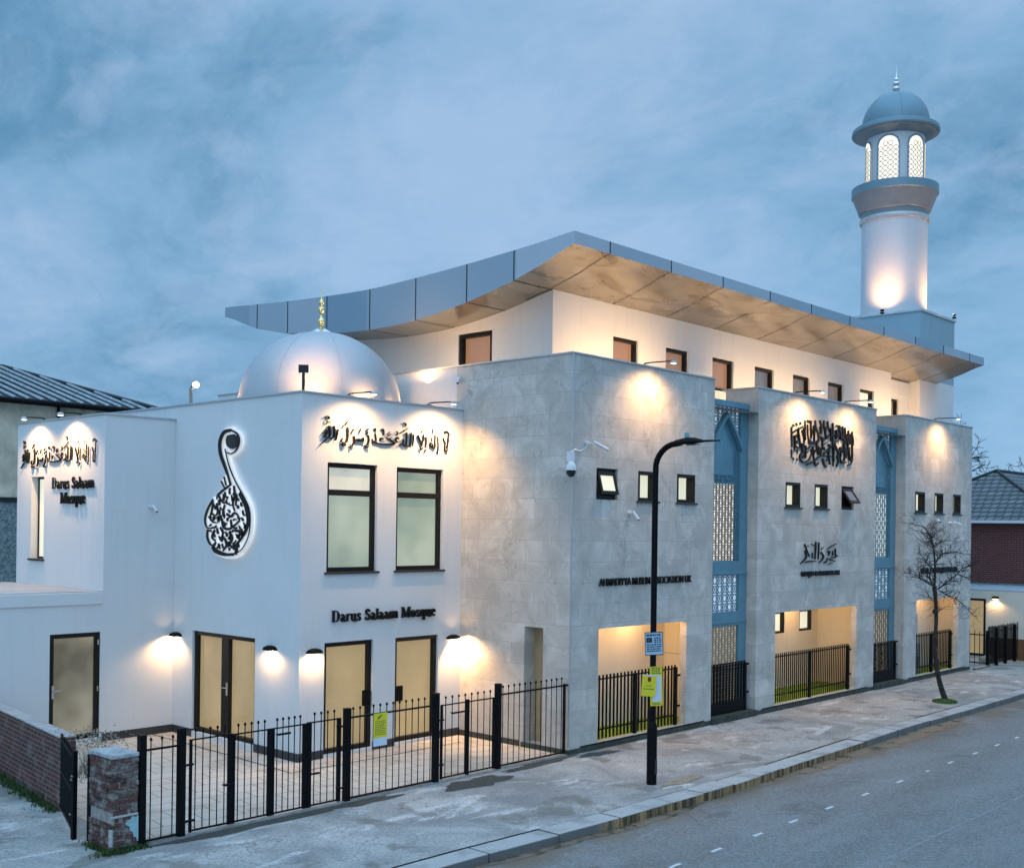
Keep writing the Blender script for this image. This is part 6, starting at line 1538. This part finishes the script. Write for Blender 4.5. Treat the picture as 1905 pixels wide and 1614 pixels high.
m.tube([(20.75, -0.1, 1.02), (20.75, 1.5, 1.02)], 0.02, 6); m.tube([(20.75, -0.1, .12), (20.75, 1.5, .12)], 0.02, 6); m.build("side_panel", MT['black'], yf)
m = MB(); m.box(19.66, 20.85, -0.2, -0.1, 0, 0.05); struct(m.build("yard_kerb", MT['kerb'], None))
t = thing("flower_pot", "pale round pot standing in the dark yard beside the far gate", "pot", (21.6, 0.25, 0), "pale pots in the yard")
m = MB(); m.lathe(21.6, .25, [(0.09, 0), (0.14, .12), (0.15, .2), (0.12, .24), (0.10, .2)], 16); m.build("bowl", simple("pale_pot", (.5, .47, .4), .8), t, smooth=50)
copy_tree(t, (22.0, 0.28, 0), "pale round pot, the right hand one of the pair in the yard")
lb = thing("cream_building", "low cream building with lit door and brown base at the right edge", "building", (24, 1, 0))
LBX = 23.5; LD = (0.93, 2.0, 0.05, 2.03)
m = MB(); m.wwall('X', LBX, -3.0, 9, 0, 2.31, [LD]); m.wwall('Y', -3.0, LBX, 32, 0, 2.31); m.build("wall", MT['cream'], lb, recalc=False)
m = MB(); m.box(LBX, 32, -3, 9, 2.3105, 2.34); m.build("roof", MT['felt'], lb)
m = MB(); m.box(LBX - 0.015, LBX - 0.001, -3, LD[0] - 0.01, 0, 0.72); m.build("base_band", simple("brown_base", (0.17, 0.085, 0.035), 0.8, 0, 0.25, 4), lb)
door(lb, 'X', LBX, *LD, pane='pane_door', d=0.08, fw=0.075)
t = thing("porch_lamp", "small lamp over the lit door of the cream building", "ceiling lamp", (23.3, 0.6, 2.0)); m = MB(); m.box(23.4, 23.499, 0.5, 0.7, 2.05, 2.13); m.build("housing", MT['black'], t)
m = MB(); m.box(23.41, 23.49, .52, .68, 2.04, 2.049); m.build("diffuser", MT['lens_soft'], t); lamp("door_glow", 'SPOT', (23.40, 0.6, 2.0), (0.06, 0, -1), 22, WARM2, t, .05, 150, .5)
hs = thing("brick_house", "dark red brick house with grey tiled hipped roof behind the cream building", "house", (33, 3.5, 0))
HX0, HX1, HY0, HY1 = 28.0, 40.0, 0.1, 6.9
m = MB(); m.box(HX0, HX1, HY0, HY1, 0, 4.75); m.build("wall", MT['brickH'], hs)
m = MB(); m.box(HX0 - 0.02, HX0 - 0.002, HY0, HY1, 2.0, 2.40); m.build("flashing", simple("teal_flashing", (0.12, 0.19, 0.19), 0.7, 0, 0.4, 4), hs)
ev = 0.35; ax_, yc, az = 31.4, 3.5, 6.85
m = MB(); c1, c2, c3, c4 = (HX0 - ev, HY0 - ev, 4.80), (HX1, HY0 - ev, 4.80), (HX1, HY1 + ev, 4.80), (HX0 - ev, HY1 + ev, 4.80)
m.add([c1, c2, c3, c4, (ax_, yc, az), (HX1 - 1, yc, az)], [(0, 4, 3), (0, 1, 5, 4), (3, 4, 5, 2), (0, 3, 2, 1)]); rfh = m.build("roof", MT['tiles'], hs)
m = MB(); m.tube([c1, (ax_, yc, az + .03)], .06, 6); m.tube([c4, (ax_, yc, az + .03)], .06, 6); m.tube([(ax_, yc, az + .03), (HX1 - 1, yc, az + .03)], .06, 6); m.build("ridge_tiles", MT['darkroof'], rfh)
m = MB(); m.box(HX0 - ev - .03, HX0 - ev + .05, HY0 - ev, HY1 + ev, 4.68, 4.79); m.build("gutter", MT['cctv'], hs)
m = MB(); m.box(HX0 - ev + .06, HX0, HY0 - ev, HY1 + ev, 4.70, 4.77); m.build("eaves_board", MT['frame'], hs)
def bare_tree(x, y, h, label, seed, spread=1.0, r0=0.16, fork=None, depth=7):
    rd = random.Random(seed); t = thing("bare_tree", label, "tree", (x, y, 0), "bare trees behind the houses"); tr = MB(); cr = MB()
    def grow(p, d, l, r, dep):
        path = [p]; n = 3
        for k in range(n):
            d = (d + Vector((rd.gauss(0, .16), rd.gauss(0, .16), rd.gauss(.02, .1)))).normalized(); p = p + d * l / n; path.append(p)
        (tr if dep == depth else cr).tube(path, [r, r * .9, r * .8, r * .68], 8 if dep == depth else (5 if dep > 2 else 3))
        if dep == 0: return
        for k in range(rd.choice((2, 3, 3)) if dep > 1 else 3):
            v = Vector((rd.gauss(0, 1), rd.gauss(0, 1), rd.gauss(.15, .6))).normalized()
            grow(path[-1] if k < 2 else path[2], (d * .75 + v * .75 * spread).normalized(), l * rd.uniform(.58, .80), max(r * rd.uniform(.52, .68), 0.016), dep - 1)
    grow(Vector((x, y, 0)), Vector((0, 0, 1)), h * .25, r0, depth)
    tr.build("trunk", MT['bark'], t, smooth=60); cr.build("crown", MT['twig'], t, recalc=False)
bare_tree(45.0, 8.85, 17.0, "tall bare tree rising behind the right corner of the mosque", 21, 1.0, 0.15)
bare_tree(60.0, 11.6, 15.5, "smaller bare tree behind the brick house roof", 5, 1.1, 0.13)
bare_tree(62.0, 9.6, 16.0, "bare tree crown at the right edge above the brick house", 8, 1.1, 0.14)

# ================================================================== far left: workshop and street light
ws = thing("workshop_building", "long rendered workshop with ribbed dark roof behind the left wall", "building", (-6, 24, 0))
BY = 20.0; bx0, bx1 = -16.0, 2.72
m = MB(); m.box(bx0, bx1, BY, 30, 4.97, 7.9); m.build("wall", MT['oldrender'], ws)
m = MB(); m.box(bx0, bx1 , BY - 0.03, 30, 0, 4.90); m.build("pebbled_wall", MT['pebble'], ws)
m = MB(); m.box(bx0, bx1 + .02, BY - 0.07, BY - .031, 4.84, 4.98); m.build("string_course", MT['darkroof'], ws)
for x in (-3.9, -1.2 + 1.72, -1.75 + 5.0 - 1.3 + 0.0):
    m = MB(); m.box(x - .18, x + .18, BY - .10, BY - .001, 5.0, 7.88); m.build("pilaster", MT['oldrender'], ws)
m = MB(); m.tube([(-0.5, BY - .08, 5.0), (-0.5, BY - .08, 7.9)], .05, 8); m.build("drainpipe", MT['black'], ws)
m = MB(); m.box(bx1 - .32, bx1 + .001, BY - .02, BY - .002, 5.0, 7.9); m.build("brick_quoin", MT['brickA'], ws)
m = MB(); E0, E1 = Vector((bx0, BY - .35, 7.86)), Vector((bx1 + .15, BY - .35, 7.86)); T0, T1 = Vector((bx0, 26.0, 9.62)), Vector((0.40, 26.0, 9.55)); B1 = Vector((bx1 + .15, 30, 7.86))
m.add([E0, E1, T1, T0, B1], [(0, 1, 2, 3), (1, 4, 2)]); rw = m.build("roof", MT['darkroof'], ws)
m = MB()
x = bx0 + .2
while x < bx1 + .1:
    b = Vector((x, E0.y, 7.88)); tmax = 1.0 if x <= T1.x else max(0.0, (bx1 + .15 - x) / (bx1 + .15 - T1.x))
    e = Vector((x, E0.y + (T0.y - E0.y) * tmax, 7.88 + (9.6 - 7.86) * tmax)); 
    if tmax > .05: m.tube([b + Vector((0, 0, .02)), e + Vector((0, 0, .02))], .055, 6)
    x += 0.42
m.build("roof_ribs", MT['roofrib'], rw)
m = MB(); m.tube([T0 + Vector((0, 0, .05)), T1 + Vector((0, 0, .05)), E1 + Vector((0, 0, .05))], .09, 6); m.build("ridge_cap", MT['darkroof'], rw)
m = MB(); m.tube([E0 + Vector((0, -.05, -.05)), E1 + Vector((0, -.05, -.05))], .09, 8); m.tube([(0.9, BY - .3, 7.78), (1.1, BY - .2, 7.5), (1.5, BY - .15, 7.45), (1.7, BY - .3, 7.7)], .06, 6); m.build("gutter", MT['black'], ws)
t = thing("far_street_light", "distant street light glowing above the wing parapet", "street light", (16.3, 40, 0))
m = MB(); m.tube([(16.3, 40, 0), (16.3, 40, 11.45)], [.13, .09], 10); m.build("pole", simple("galvanised_pole", (.35, .3, .25), .5, .3), t)
m = MB(); m.ball((16.5, 39.85, 11.62), .17, 14); m.build("lamp_globe", m_glow("globe_glow", (1, .84, .6), 14), t, smooth=80)
m = MB(); m.tube([(16.3, 40, 11.45), (16.42, 39.92, 11.6)], .05, 6); m.build("bracket", MT['black'], t)
